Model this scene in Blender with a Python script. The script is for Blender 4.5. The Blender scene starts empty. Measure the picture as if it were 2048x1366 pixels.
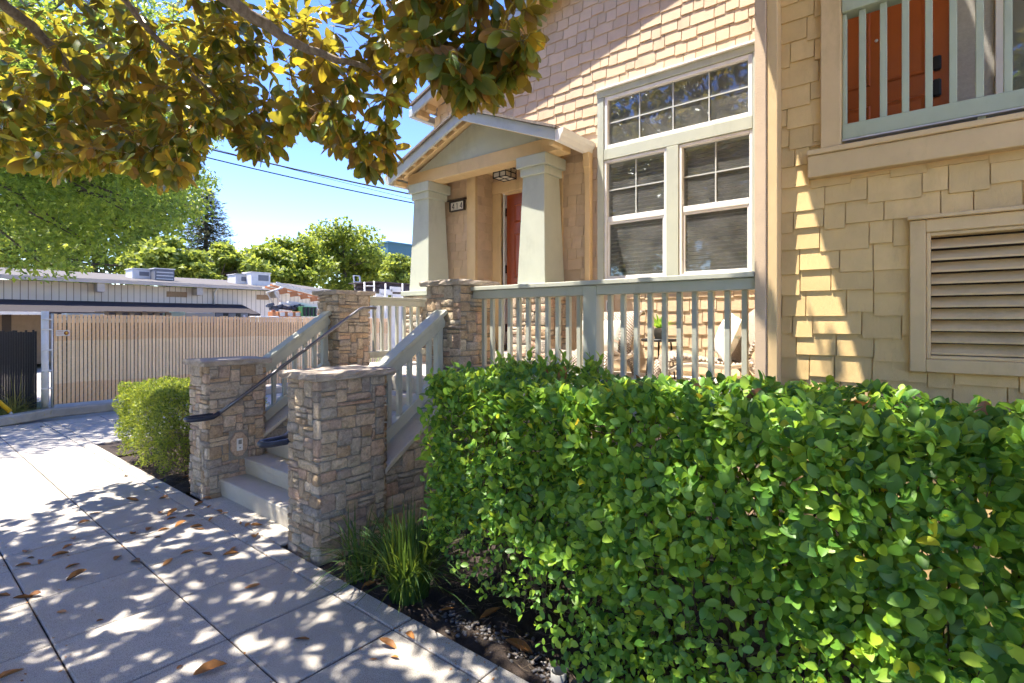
import bpy, math, random
import numpy as np
from mathutils import Vector, Matrix
R = math.radians
scene = bpy.context.scene
COL = scene.collection

# ------------------------------------------------------------------ camera
EYE = 1.6
F_PX = 1058.0                       # focal length in pixels of a 2048 px wide picture
YAW = math.atan(1286.0 / F_PX)      # camera turned right from +Y (the street) towards +X (the house)
cam_d = bpy.data.cameras.new('camera')
cam_d.sensor_fit = 'HORIZONTAL'
cam_d.sensor_width = 36.0
cam_d.lens = 36.0 * F_PX / 2048.0
cam_d.shift_y = -42.0 / 2048.0
cam_d.clip_start = 0.05
cam_d.clip_end = 2000
cam = bpy.data.objects.new('camera', cam_d)
cam.location = (0, 0, EYE)
cam.rotation_euler = (R(90), 0, -YAW)
COL.objects.link(cam)
scene.camera = cam

# ------------------------------------------------------------------ light
SUN = Vector((-1.0, 0.95, 3.8)).normalized()        # towards the sun
elev = math.asin(SUN.z)
azim = math.atan2(SUN.x, SUN.y)                      # clockwise from +Y
world = bpy.data.worlds.new('World')
scene.world = world
world.use_nodes = True
wn, wl = world.node_tree.nodes, world.node_tree.links
wn.clear()
sky = wn.new('ShaderNodeTexSky')
sky.sky_type = 'NISHITA'
sky.sun_disc = False
sky.sun_elevation = elev
sky.sun_rotation = azim
sky.altitude = 0
sky.air_density = 1.0
sky.dust_density = 0.0
sky.ozone_density = 2.0
bg = wn.new('ShaderNodeBackground')
bg.inputs['Strength'].default_value = 0.073
wo = wn.new('ShaderNodeOutputWorld')
hsv = wn.new('ShaderNodeHueSaturation')
hsv.inputs['Hue'].default_value = 0.522
hsv.inputs['Saturation'].default_value = 1.25
hsv.inputs['Value'].default_value = 1.0
wl.new(sky.outputs[0], hsv.inputs['Color'])
wl.new(hsv.outputs[0], bg.inputs['Color'])
wl.new(bg.outputs[0], wo.inputs['Surface'])
sun_d = bpy.data.lights.new('sun', 'SUN')
sun_d.energy = 2.4
sun_d.angle = R(0.53)
sun_d.color = (1.0, 0.92, 0.80)
sun = bpy.data.objects.new('sun', sun_d)
sun.rotation_euler = SUN.to_track_quat('Z', 'Y').to_euler()
sun.location = (0, 0, 30)
COL.objects.link(sun)
vs = scene.view_settings
vs.view_transform = 'Standard'
vs.look = 'None'
vs.gamma = 1.0
vs.use_curve_mapping = False
vs.exposure = 2.68
scene.render.engine = 'CYCLES'
cy = scene.cycles
cy.use_denoising = True
try:
    cy.denoiser = 'OPENIMAGEDENOISE'
    cy.denoising_input_passes = 'RGB_ALBEDO_NORMAL'
except Exception:
    pass
cy.use_light_tree = False
cy.use_adaptive_sampling = True
cy.adaptive_threshold = 0.03
cy.max_bounces = 6
cy.diffuse_bounces = 4
cy.glossy_bounces = 3
cy.transmission_bounces = 3
cy.transparent_max_bounces = 8
cy.caustics_reflective = False
cy.caustics_refractive = False
cy.sample_clamp_indirect = 6.0

SA, CA = math.sin(YAW), math.cos(YAW)
def shown(p):
    """pixel place and depth of a world point in the photograph (used only to choose which pieces get objects of their own)"""
    fw = p[0] * SA + p[1] * CA
    if fw < 0.2:
        return None
    return (1024 + F_PX * (p[0] * CA - p[1] * SA) / fw, 641 - F_PX * (p[2] - EYE) / fw, fw)

# ------------------------------------------------------------------ mesh helpers
ORG = {}                            # world place of every thing's origin

class MB:
    def __init__(s):
        s.v, s.f, s.m, s.sm = [], [], [], []
    def add(s, vs, fs, mi=0, smooth=False):
        b = len(s.v)
        s.v += [tuple(p) for p in vs]
        for q in fs:
            s.f.append([b + i for i in q]); s.m.append(mi); s.sm.append(smooth)
        return s
    def box(s, x0, x1, y0, y1, z0, z1, mi=0):
        if x0 > x1: x0, x1 = x1, x0
        if y0 > y1: y0, y1 = y1, y0
        if z0 > z1: z0, z1 = z1, z0
        return s.hexa([(x0,y0,z0),(x1,y0,z0),(x1,y1,z0),(x0,y1,z0),(x0,y0,z1),(x1,y0,z1),(x1,y1,z1),(x0,y1,z1)], mi)
    def hexa(s, p, mi=0):
        return s.add(p, [(0,3,2,1),(4,5,6,7),(0,1,5,4),(1,2,6,5),(2,3,7,6),(3,0,4,7)], mi)
    def prism(s, poly, ext, mi=0):
        """poly: planar loop of 3-D points, ext: extrusion vector (normal of the loop should point against ext)"""
        n = len(poly)
        a = [Vector(p) for p in poly]; e = Vector(ext)
        nrm = Vector((0,0,0))
        for i in range(n):
            nrm += a[i].cross(a[(i+1) % n])
        if nrm.dot(e) > 0: a.reverse()
        b = [p + e for p in a]
        fs = [tuple(range(n)), tuple(range(2*n-1, n-1, -1))]
        for i in range(n):
            j = (i+1) % n
            fs.append((i, n+i, n+j, j))
        return s.add(a + b, fs, mi)
    def bar(s, p, q, w, h, up=(0,0,1), mi=0):
        """square bar from p to q, w wide sideways, h high along up"""
        p, q = Vector(p), Vector(q)
        d = (q - p).normalized(); side = d.cross(Vector(up)).normalized(); u = side.cross(d).normalized()
        a, b = side * (w/2), u * (h/2)
        return s.hexa([p-a-b, p+a-b, q+a-b, q-a-b, p-a+b, p+a+b, q+a+b, q-a+b], mi)
    def tube(s, pts, rad, n=8, mi=0, cap=True):
        pts = [Vector(p) for p in pts]
        if not hasattr(rad, '__len__'): rad = [rad] * len(pts)
        rings = []; ref = None
        for i, p in enumerate(pts):
            d = (pts[min(i+1, len(pts)-1)] - pts[max(i-1, 0)])
            if d.length < 1e-9: d = Vector((0,0,1))
            d.normalize()
            if ref is None:
                ref = d.orthogonal().normalized()
            ref = (ref - d * ref.dot(d))
            if ref.length < 1e-6: ref = d.orthogonal()
            ref.normalize(); bi = d.cross(ref)
            rings.append([p + (ref * math.cos(2*math.pi*k/n) + bi * math.sin(2*math.pi*k/n)) * rad[i] for k in range(n)])
        vs = [q for r in rings for q in r]; fs = []
        for i in range(len(pts)-1):
            for k in range(n):
                fs.append((i*n+k, i*n+(k+1) % n, (i+1)*n+(k+1) % n, (i+1)*n+k))
        if cap:
            fs.append(tuple(range(n-1, -1, -1))); fs.append(tuple((len(pts)-1)*n+k for k in range(n)))
        return s.add(vs, fs, mi, True)
    def lathe(s, c, prof, n=16, mi=0):
        c = Vector(c); vs = []; fs = []
        for (r, z) in prof:
            for k in range(n):
                t = 2*math.pi*k/n
                vs.append(c + Vector((r*math.cos(t), r*math.sin(t), z)))
        for i in range(len(prof)-1):
            for k in range(n):
                fs.append((i*n+k, i*n+(k+1) % n, (i+1)*n+(k+1) % n, (i+1)*n+k))
        fs.append(tuple(range(n-1, -1, -1))); fs.append(tuple((len(prof)-1)*n+k for k in range(n)))
        return s.add(vs, fs, mi, True)
    def mesh(s, name, mats, off=(0,0,0)):
        me = bpy.data.meshes.new(name)
        o = Vector(off)
        me.from_pydata([(p[0]-o[0], p[1]-o[1], p[2]-o[2]) for p in s.v], [], s.f)
        if not isinstance(mats, (list, tuple)): mats = [mats]
        for m in mats: me.materials.append(m)
        me.polygons.foreach_set('material_index', s.m)
        me.polygons.foreach_set('use_smooth', s.sm)
        me.update()
        return me
    def build(s, name, mats, parent=None, bevel=0.0):
        off = ORG.get(parent.name, Vector((0,0,0))) if parent else Vector((0,0,0))
        o = bpy.data.objects.new(name, s.mesh(name, mats, off))
        COL.objects.link(o)
        if parent: o.parent = parent
        ORG[o.name] = off
        if bevel:
            b = o.modifiers.new('Bevel', 'BEVEL'); b.width = bevel; b.segments = 1; b.limit_method = 'ANGLE'
        return o

def tag(o, label=None, cat=None, group=None, kind=None):
    if label: o['label'] = label
    if cat: o['category'] = cat
    if group: o['group'] = group
    if kind: o['kind'] = kind
    return o
def thing(name, label, cat, loc, group=None):
    o = bpy.data.objects.new(name, None); COL.objects.link(o)
    o.location = loc; o.empty_display_size = 0.1
    ORG[o.name] = Vector(loc)
    return tag(o, label, cat, group)
def place(name, mesh, parent, mat4):
    """one object that shares MESH, at a world matrix, under PARENT (whose world place is a plain shift)"""
    o = bpy.data.objects.new(name, mesh); COL.objects.link(o)
    off = ORG.get(parent.name, Vector((0,0,0))) if parent else Vector((0,0,0))
    if parent: o.parent = parent
    o.matrix_basis = Matrix.Translation(-off) @ mat4
    ORG[o.name] = off
    return o
def scatter(name, tv, tf, mats4, mat, parent=None, smooth=True):
    """ONE mesh holding a copy of the template (tv, tf) for every 4x4 matrix"""
    M = np.array(mats4, dtype=np.float64).reshape(-1, 4, 4)
    tv = np.array(tv, dtype=np.float64); n = len(tv); k = len(M)
    v = np.einsum('kij,nj->kni', M[:, :3, :3], tv) + M[:, None, :3, 3]
    off = ORG.get(parent.name, Vector((0,0,0))) if parent else Vector((0,0,0))
    v = (v - np.array(off)).reshape(-1, 3).astype(np.float32)
    sizes = np.array([len(q) for q in tf]); flat = np.concatenate([np.array(q) for q in tf])
    loops = (flat[None, :] + (np.arange(k) * n)[:, None]).reshape(-1).astype(np.int32)
    tot = np.tile(sizes, k); start = np.concatenate([[0], np.cumsum(tot)[:-1]]).astype(np.int32)
    me = bpy.data.meshes.new(name)
    me.vertices.add(len(v)); me.vertices.foreach_set('co', v.reshape(-1))
    me.loops.add(len(loops)); me.loops.foreach_set('vertex_index', loops)
    me.polygons.add(len(tot)); me.polygons.foreach_set('loop_start', start)
    try: me.polygons.foreach_set('loop_total', tot.astype(np.int32))
    except Exception: pass
    me.polygons.foreach_set('use_smooth', np.full(len(tot), smooth))
    me.update(calc_edges=True); me.validate()
    me.materials.append(mat)
    o = bpy.data.objects.new(name, me); COL.objects.link(o)
    if parent: o.parent = parent
    ORG[o.name] = off
    return o
def tmesh(name, tv, tf, mat, smooth=True):
    me = bpy.data.meshes.new(name); me.from_pydata([tuple(p) for p in tv], [], tf)
    me.polygons.foreach_set('use_smooth', [smooth]*len(tf)); me.materials.append(mat); me.update()
    return me
def frame4(pos, d, up, sx=1, sy=1, sz=1):
    """matrix whose local +Y runs along d and +Z towards up"""
    d = Vector(d).normalized(); u = Vector(up); x = d.cross(u)
    if x.length < 1e-5: x = d.orthogonal()
    x.normalize(); z = x.cross(d)
    return Matrix(((x.x*sx, d.x*sy, z.x*sz, pos[0]), (x.y*sx, d.y*sy, z.y*sz, pos[1]), (x.z*sx, d.z*sy, z.z*sz, pos[2]), (0,0,0,1)))

# ------------------------------------------------------------------ materials
class NT:
    def __init__(s, name):
        s.mat = bpy.data.materials.new(name); s.mat.use_nodes = True
        s.t = s.mat.node_tree; s.n = s.t.nodes; s.n.clear()
        s.out = s.n.new('ShaderNodeOutputMaterial')
        s.b = s.n.new('ShaderNodeBsdfPrincipled'); s.l(s.b.outputs[0], s.out.inputs[0])
        s.tc = s.n.new('ShaderNodeTexCoord'); s.geo = None
    def l(s, a, b): s.t.links.new(a, b)
    def set(s, k, v): s.b.inputs[k].default_value = v
    def noise(s, scale, detail=4, rough=.55, vec=None, dim='3D'):
        n = s.n.new('ShaderNodeTexNoise'); n.inputs['Scale'].default_value = scale
        n.inputs['Detail'].default_value = detail; n.inputs['Roughness'].default_value = rough
        s.l(vec if vec else s.world(), n.inputs['Vector']); return n.outputs['Fac']
    def world(s):
        if not s.geo: s.geo = s.n.new('ShaderNodeNewGeometry')
        return s.geo.outputs['Position']
    def mapped(s, scale, vec=None):
        m = s.n.new('ShaderNodeMapping'); m.inputs['Scale'].default_value = scale
        s.l(vec if vec else s.world(), m.inputs['Vector']); return m.outputs[0]
    def rand(s):
        """a number of its own for each object and for each loose piece of a mesh"""
        if not s.geo: s.geo = s.n.new('ShaderNodeNewGeometry')
        oi = s.n.new('ShaderNodeObjectInfo')
        a = s.math('ADD', s.geo.outputs['Random Per Island'], oi.outputs['Random'])
        return s.math('FRACT', a)
    def math(s, op, a, b=None):
        m = s.n.new('ShaderNodeMath'); m.operation = op
        for i, x in enumerate((a, b)):
            if x is None: continue
            if isinstance(x, (int, float)): m.inputs[i].default_value = x
            else: s.l(x, m.inputs[i])
        return m.outputs[0]
    def ramp(s, fac, stops):
        r = s.n.new('ShaderNodeValToRGB'); e = r.color_ramp.elements
        while len(e) < len(stops): e.new(0.5)
        for i, (p, c) in enumerate(stops):
            e[i].position = p; e[i].color = (c[0], c[1], c[2], 1)
        s.l(fac, r.inputs[0]); return r.outputs[0]
    def mix(s, fac, a, b, mode='MIX'):
        m = s.n.new('ShaderNodeMix'); m.data_type = 'RGBA'; m.blend_type = mode
        for i, x in ((0, fac), (6, a), (7, b)):
            if isinstance(x, (int, float)): m.inputs[i].default_value = x
            elif isinstance(x, (tuple, list)): m.inputs[i].default_value = (x[0], x[1], x[2], 1)
            else: s.l(x, m.inputs[i])
        return m.outputs[2]
    def col(s, c):
        if isinstance(c, (tuple, list)): s.b.inputs['Base Color'].default_value = (c[0], c[1], c[2], 1)
        else: s.l(c, s.b.inputs['Base Color'])
        return s
    def bump(s, h, strength=.3, dist=.01):
        b = s.n.new('ShaderNodeBump'); b.inputs['Strength'].default_value = strength; b.inputs['Distance'].default_value = dist
        s.l(h, b.inputs['Height']); s.l(b.outputs[0], s.b.inputs['Normal']); return s
def scl(c, k): return (c[0]*k, c[1]*k, c[2]*k)

MAT = {}
def paint(name, c, rough=.55, var=.08, grain=True, noise_scale=6, bump=.15, spec=.35, iv=.06, dirt=.16):
    t = NT(name)
    n = t.noise(noise_scale, 5)
    base = t.ramp(n, [(.25, scl(c, 1-var)), (.75, scl(c, 1+var))])
    rr = t.rand()
    base = t.mix(1.0, base, t.ramp(rr, [(0, (1-iv,)*3), (1, (1+iv*.8,)*3)]), 'MULTIPLY')
    grime = t.noise(3.2, 7, .72, t.mapped((1, 1, .45)))
    base = t.mix(1.0, base, t.ramp(grime, [(.28, (1-dirt, 1-dirt*1.06, 1-dirt*1.15)), (.46, (1,1,1))]), 'MULTIPLY')
    t.col(base); t.set('Roughness', rough); t.set('Specular IOR Level', spec)
    g = t.noise(90 if not grain else 30, 4, .6, t.mapped((6, 6, .9) if grain else (1, 1, 1)))
    t.bump(g, bump, .004)
    MAT[name] = t.mat; return t.mat
TAN_PINK_LIGHT = (.61, .455, .295)  # one tan paint on both houses; pinkish light mixed into this copy
TAN_GOLD_LIGHT = (.67, .47, .215)  # the same paint, with the right wall's golden shade mixed into its colour
paint('shingle_paint', TAN_PINK_LIGHT, .65, .07, True, 9, .5, .25, .11, .16)
paint('gold_shingle_paint', TAN_GOLD_LIGHT, .65, .07, True, 9, .5, .25, .10, .16)
paint('tan_trim', (.66, .475, .25), .6, .06, True, 7, .35, .3, .05, .2)
paint('rough_tan', (.56, .42, .29), .8, .07, False, 8, .5)
paint('sage_paint', (.45, .47, .385), .55, .05, True, 6, .3, .3, .05, .16)
paint('rail_paint', (.43, .435, .36), .55, .06, True, 6, .35, .3, .06, .22)
paint('green_paint', (.42, .46, .33), .5, .05)
paint('white_vinyl', (.78, .76, .72), .35, .03, False)
paint('grey_fascia', (.50, .53, .52), .5, .05)
paint('door_red', (.30, .055, .012), .32, .08, True, 5, .05, .5)
paint('door_orange', (.36, .085, .018), .32, .08, True, 5, .05, .5)
paint('black_metal', (.015, .015, .017), .4, .1, False)
paint('dark_bronze', (.045, .03, .022), .45, .1, False)
paint('navy_rail', (.030, .036, .055), .35, .1, False)
paint('muntin_grey', (.50, .52, .49), .45, .03, False)
paint('room_paint', (.5, .49, .45), .9, .05, False)
paint('blind_white', (.80, .79, .74), .5, .03, False)
paint('white_plastic', (.75, .73, .68), .4, .03, False)
paint('grey_stucco', (.42, .40, .36), .9, .1, False, 40, .6)
paint('beige_siding', (.42, .375, .32), .7, .06)
paint('roof_gravel', (.12, .11, .10), .9, .12, False)
paint('dark_awning', (.035, .03, .032), .9, .25, False, 30, .5)
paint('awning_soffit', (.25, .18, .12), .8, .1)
paint('ac_white', (.62, .60, .57), .6, .08, False)
paint('ac_dark', (.16, .165, .18), .6, .08, False)
paint('slat_tan', (.52, .335, .215), .55, .05, True, 2)
paint('black_slat', (.016, .017, .022), .55, .2, True, 3)
paint('galvanised', (.50, .50, .50), .45, .1, False)
paint('yellow_plastic', (.75, .45, .02), .45, .05, False)
paint('rust_orange', (.42, .17, .07), .7, .25, False)
paint('blue_paint', (.05, .06, .09), .5, .2, False)
paint('green_box', (.05, .16, .07), .5, .2, False)
paint('white_paint', (.62, .61, .59), .5, .06, False)
paint('pallet_wood', (.30, .20, .12), .8, .2)
paint('blue_wall', (.04, .11, .15), .6, .05, False)
paint('dark_timber', (.07, .055, .06), .8, .3)
paint('cable_black', (.012, .012, .013), .6, .1, False)
paint('kerb_concrete', (.34, .315, .27), .9, .2, False, 5, .4)
paint('pot_grey', (.22, .22, .21), .8, .1, False)
paint('brick_wall_far', (.30, .25, .21), .9, .1, False)
paint('flower_white', (.80, .76, .66), .5, .04, False)

def concrete(name, c, speck=.12, stain=.2):
    t = NT(name)
    big = t.noise(1.3, 6, .65); mid = t.noise(9, 6, .7); fine = t.noise(240, 3, .75)
    base = t.ramp(big, [(.25, scl(c, 1-stain)), (.7, scl(c, 1+stain*.4))])
    base = t.mix(.5, base, t.ramp(mid, [(.3, scl(c, .86)), (.7, scl(c, 1.08))]))
    base = t.mix(1.0, base, t.ramp(fine, [(.32, (1-speck*2.6,)*3), (.5, (1,1,1)), (.72, (1+speck,)*3)]), 'MULTIPLY')
    base = t.mix(1.0, base, t.ramp(t.rand(), [(0, (.93,.93,.92)), (1, (1.05,1.05,1.05))]), 'MULTIPLY')
    t.col(base); t.set('Roughness', .85); t.set('Specular IOR Level', .25)
    st_ = t.noise(26, 2, .4)
    base = t.mix(1.0, base, t.ramp(st_, [(.20, (.62,.60,.58)), (.27, (1,1,1))]), 'MULTIPLY'); t.col(base)
    t.bump(fine, .4, .003); MAT[name] = t.mat
concrete('sidewalk_concrete', (.46, .425, .375), .26, .30)
concrete('step_concrete', (.52, .475, .40), .06, .14)
concrete('porch_concrete', (.55, .52, .47), .08, .1)

def stone():
    t = NT('field_stone')
    r = t.rand()
    c = t.ramp(r, [(0, (.40,.295,.195)), (.18, (.58,.42,.27)), (.36, (.50,.44,.36)), (.52, (.66,.52,.36)), (.68, (.42,.37,.315)), (.84, (.58,.395,.28)), (1, (.70,.59,.45))])
    n = t.noise(17, 8, .75); c = t.mix(1.0, c, t.ramp(n, [(.3, (.55,.53,.52)), (.5, (1,1,1)), (.75, (1.22,1.19,1.14))]), 'MULTIPLY')
    f = t.noise(60, 5, .7); c = t.mix(1.0, c, t.ramp(f, [(.3, (.72,.72,.72)), (.6, (1.06,1.06,1.06))]), 'MULTIPLY')
    t.col(c); t.set('Roughness', .9); t.set('Specular IOR Level', .2)
    h = t.math('ADD', t.math('MULTIPLY', n, .7), t.math('MULTIPLY', f, .35)); t.bump(h, 1.0, .03)
    MAT['field_stone'] = t.mat
    t = NT('mortar'); n = t.noise(70, 4, .7)
    t.col(t.ramp(n, [(.3, (.22,.20,.175)), (.7, (.36,.33,.29))])); t.set('Roughness', .95); t.bump(n, .5, .006); MAT['mortar'] = t.mat
    t = NT('cap_stone'); n = t.noise(9, 6, .65); f = t.noise(120, 4, .7)
    c = t.ramp(n, [(.25, (.25,.205,.165)), (.7, (.46,.40,.33))]); c = t.mix(1.0, c, t.ramp(f, [(.3, (.8,.8,.8)), (.65, (1.06,1.06,1.06))]), 'MULTIPLY')
    t.col(c); t.set('Roughness', .9); t.bump(t.math('ADD', n, t.math('MULTIPLY', f, .4)), .7, .012); MAT['cap_stone'] = t.mat
stone()

def soil():
    t = NT('soil'); n = t.noise(18, 7, .7); f = t.noise(130, 5, .7)
    c = t.ramp(n, [(.3, (.018,.013,.011)), (.7, (.065,.046,.035))]); c = t.mix(1.0, c, t.ramp(f, [(.3, (.55,.55,.55)), (.7, (1.35,1.3,1.25))]), 'MULTIPLY')
    t.col(c); t.set('Roughness', .95); t.bump(t.math('ADD', n, t.math('MULTIPLY', f, .5)), .9, .02); MAT['soil'] = t.mat
    t = NT('asphalt'); n = t.noise(3, 5); f = t.noise(300, 4, .7)
    c = t.ramp(n, [(.3, (.13,.128,.125)), (.7, (.18,.175,.17))]); c = t.mix(1.0, c, t.ramp(f, [(.35, (.7,.7,.7)), (.7, (1.3,1.3,1.3))]), 'MULTIPLY')
    t.col(c); t.set('Roughness', .9); t.bump(f, .4, .004); MAT['asphalt'] = t.mat
    t = NT('yard_ground'); n = t.noise(.6, 6); c = t.ramp(n, [(.3, (.30,.27,.23)), (.7, (.40,.36,.31))]); t.col(c); t.set('Roughness', .95); MAT['yard_ground'] = t.mat
    t = NT('lawn_ground'); n = t.noise(8, 6); c = t.ramp(n, [(.3, (.06,.085,.02)), (.7, (.17,.16,.06))]); t.col(c); t.set('Roughness', .95); MAT['lawn_ground'] = t.mat
    t = NT('roof_shingle'); n = t.noise(25, 5, .7); c = t.ramp(n, [(.3, (.12,.10,.085)), (.7, (.24,.20,.17))]); t.col(c); t.set('Roughness', .95); t.bump(n, .6, .01); MAT['roof_shingle'] = t.mat
    t = NT('pebble'); c = t.ramp(t.rand(), [(0, (.06,.06,.065)), (.4, (.12,.11,.105)), (.7, (.09,.09,.10)), (1, (.2,.18,.16))]); t.col(c); t.set('Roughness', .6); t.bump(t.noise(80, 4), .2, .004); MAT['pebble'] = t.mat
soil()

def leaf(name, front, back, trans, tw=.35, rough=.4, var=None, gloss=.5, vein=False):
    """two-sided leaf: the upper and the lower face have their own colour, and light passes through"""
    t = NT(name)
    r = t.rand()
    if not t.geo: t.geo = t.n.new('ShaderNodeNewGeometry')
    side = t.geo.outputs['Backfacing']
    var = var or [(0, (.62,.66,.6)), (.5, (1,1,1)), (1, (1.45,1.3,1.1))]
    v = t.ramp(r, var)
    n = t.ramp(t.noise(40, 3), [(.3, (.85,.85,.85)), (.7, (1.12,1.12,1.12))])
    c = t.mix(side, front, back); c = t.mix(1.0, c, v, 'MULTIPLY'); c = t.mix(1.0, c, n, 'MULTIPLY')
    t.col(c); t.set('Specular IOR Level', gloss)
    t.l(t.math('ADD', t.math('MULTIPLY', side, .35), rough), t.b.inputs['Roughness'])
    tr = t.n.new('ShaderNodeBsdfTranslucent')
    t.l(t.mix(1.0, trans, v, 'MULTIPLY'), tr.inputs['Color'])
    ms = t.n.new('ShaderNodeMixShader'); ms.inputs[0].default_value = tw
    t.l(t.b.outputs[0], ms.inputs[1]); t.l(tr.outputs[0], ms.inputs[2]); t.l(ms.outputs[0], t.out.inputs[0])
    MAT[name] = t.mat
leaf('magnolia_leaf', (.065,.138,.03), (.235,.108,.027), (.58,.50,.045), .38, .28, [(0, (.6,.62,.6)), (.5, (1,1,1)), (.85, (1.25,1.15,1)), (1, (1.9,1.6,1.0))], .6)
leaf('hedge_leaf', (.165,.335,.038), (.20,.35,.06), (.50,.72,.065), .37, .46, [(0, (.30,.42,.52)), (.35, (.66,.78,.82)), (.7, (1.08,1.0,.9)), (.97, (1.65,1.3,.95)), (.99, (2.2,1.5,1.0)), (1, (2.6,1.2,.8))], .55)
leaf('shoot_leaf', (.12,.28,.03), (.16,.30,.05), (.5,.75,.08), .4, .35)
leaf('bush_leaf', (.13,.185,.03), (.14,.195,.035), (.48,.56,.07), .38, .5, [(0, (.35,.4,.4)), (.45, (.85,.9,.8)), (1, (1.5,1.3,.9))], .3)
leaf('street_tree_leaf', (.10,.18,.035), (.13,.21,.05), (.52,.66,.09), .42, .4, [(0, (.55,.6,.55)), (.5, (1,1,1)), (1, (1.4,1.25,1))], .4)
leaf('far_tree_leaf', (.12,.17,.03), (.14,.19,.035), (.50,.60,.08), .4, .5, [(0, (.5,.55,.5)), (.5, (1,1,1)), (1, (1.5,1.3,1))], .35)
leaf('lime_tree_leaf', (.11,.16,.03), (.13,.18,.035), (.46,.54,.08), .38, .5, None, .35)
leaf('conifer_needle', (.075,.085,.045), (.08,.09,.05), (.16,.17,.07), .2, .6, None, .3)
leaf('iris_blade', (.045,.10,.025), (.05,.11,.03), (.22,.35,.05), .3, .4, [(0, (.55,.6,.5)), (.6, (1,1,1)), (1, (1.7,1.3,.7))], .4)
leaf('dry_grass', (.20,.20,.06), (.22,.2,.07), (.5,.5,.12), .35, .6, None, .2)
leaf('dead_leaf', (.36,.17,.055), (.30,.16,.07), (.4,.2,.05), .12, .55, [(0, (.4,.36,.34)), (.35, (.85,.8,.75)), (.7, (1.15,1.05,.9)), (1, (1.45,1.5,1.6))], .3)
leaf('hanging_leaf', (.20,.15,.05), (.2,.15,.05), (.3,.25,.08), .2, .5)

def bark(name, a, b):
    t = NT(name); n = t.noise(12, 6, .65, t.mapped((3,3,.8))); t.col(t.ramp(n, [(.3, a), (.7, b)])); t.set('Roughness', .9); t.bump(n, .6, .01); MAT[name] = t.mat
bark('magnolia_bark', (.13,.10,.075), (.30,.25,.20))
bark('tree_bark', (.06,.05,.04), (.15,.125,.10))
bark('twig_bark', (.07,.05,.035), (.16,.12,.08))

def glass():
    t = NT('window_glass')
    t.n.remove(t.b)
    g = t.n.new('ShaderNodeBsdfGlossy'); g.inputs['Roughness'].default_value = .02; g.inputs['Color'].default_value = (.95,.97,1,1)
    tr = t.n.new('ShaderNodeBsdfTransparent'); tr.inputs['Color'].default_value = (.86,.9,.88,1)
    fr = t.n.new('ShaderNodeFresnel'); fr.inputs['IOR'].default_value = 1.65
    k = t.math('ADD', t.math('MULTIPLY', fr.outputs[0], .85), .02)
    nz = t.noise(1.2, 2); bp = t.n.new('ShaderNodeBump'); bp.inputs['Strength'].default_value = .03; bp.inputs['Distance'].default_value = .05
    t.l(nz, bp.inputs['Height']); t.l(bp.outputs[0], g.inputs['Normal'])
    ms = t.n.new('ShaderNodeMixShader'); t.l(k, ms.inputs[0]); t.l(tr.outputs[0], ms.inputs[1]); t.l(g.outputs[0], ms.inputs[2])
    df = t.n.new('ShaderNodeBsdfDiffuse'); df.inputs['Color'].default_value = (.5,.5,.48,1)
    m2 = t.n.new('ShaderNodeMixShader'); t.l(t.math('MULTIPLY', t.noise(5, 5, .6), .30), m2.inputs[0]); t.l(ms.outputs[0], m2.inputs[1]); t.l(df.outputs[0], m2.inputs[2]); t.l(m2.outputs[0], t.out.inputs[0])
    MAT['window_glass'] = t.mat
    t = NT('frosted_lamp'); t.col((.72,.66,.52)); t.set('Roughness', .4); MAT['frosted_lamp'] = t.mat
    t = NT('steel_rail'); t.col((.16,.16,.17)); t.set('Metallic', .6); t.set('Roughness', .3); MAT['steel_rail'] = t.mat
glass()

def wicker():
    t = NT('wicker')
    uv = t.tc.outputs['UV']
    ck = t.n.new('ShaderNodeTexChecker'); ck.inputs['Scale'].default_value = 1.0; t.l(uv, ck.inputs['Vector'])
    wv = t.n.new('ShaderNodeTexWave'); wv.inputs['Scale'].default_value = .32; wv.bands_direction = 'DIAGONAL'; t.l(uv, wv.inputs['Vector'])
    w2 = t.n.new('ShaderNodeTexNoise'); w2.inputs['Scale'].default_value = 1.1; w2.inputs['Detail'].default_value = 2; t.l(uv, w2.inputs['Vector'])
    c = t.mix(t.math('MULTIPLY', ck.outputs['Fac'], .75), (.50,.42,.34), (.15,.105,.08)); c = t.mix(1.0, c, t.ramp(w2.outputs['Fac'], [(.3, (.7,.7,.7)), (.7, (1.25,1.25,1.25))]), 'MULTIPLY')
    t.col(c); t.set('Roughness', .6); t.bump(t.math('ADD', ck.outputs['Fac'], wv.outputs['Fac']), .8, .006); MAT['wicker'] = t.mat
    t = NT('cushion_cloth')
    n = t.noise(11, 3, .5); n2 = t.noise(26, 2)
    c = t.ramp(n, [(.52, (.74,.72,.66)), (.60, (.42,.52,.46)), (.66, (.62,.42,.30)), (.72, (.74,.72,.66))]); t.col(c); t.set('Roughness', .9); t.bump(t.noise(220, 2), .2, .002); MAT['cushion_cloth'] = t.mat
wicker()

# ================================================================== ground
rng = random.Random(7)
g = MB(); g.add([(-600,-600,-.16),(600,-600,-.16),(600,900,-.16),(-600,900,-.16)], [(0,1,2,3)])
tag(g.build('ground', MAT['yard_ground']), kind='structure')
g = MB(); g.add([(-9.5,-40,-.14),(-2.6,-40,-.14),(-2.6,120,-.14),(-9.5,120,-.14)], [(0,1,2,3)])
tag(g.build('road', MAT['asphalt']), kind='structure')
g = MB(); g.box(-2.6, -2.45, -12, 60, -.15, -.004)
tag(g.build('road_kerb', MAT['kerb_concrete'], bevel=.015), kind='structure')
g = MB(); g.box(-12.0, -9.5, -40, 90, -.15, 0.0)
tag(g.build('opposite_pavement', MAT['sidewalk_concrete']), kind='structure')

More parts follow.
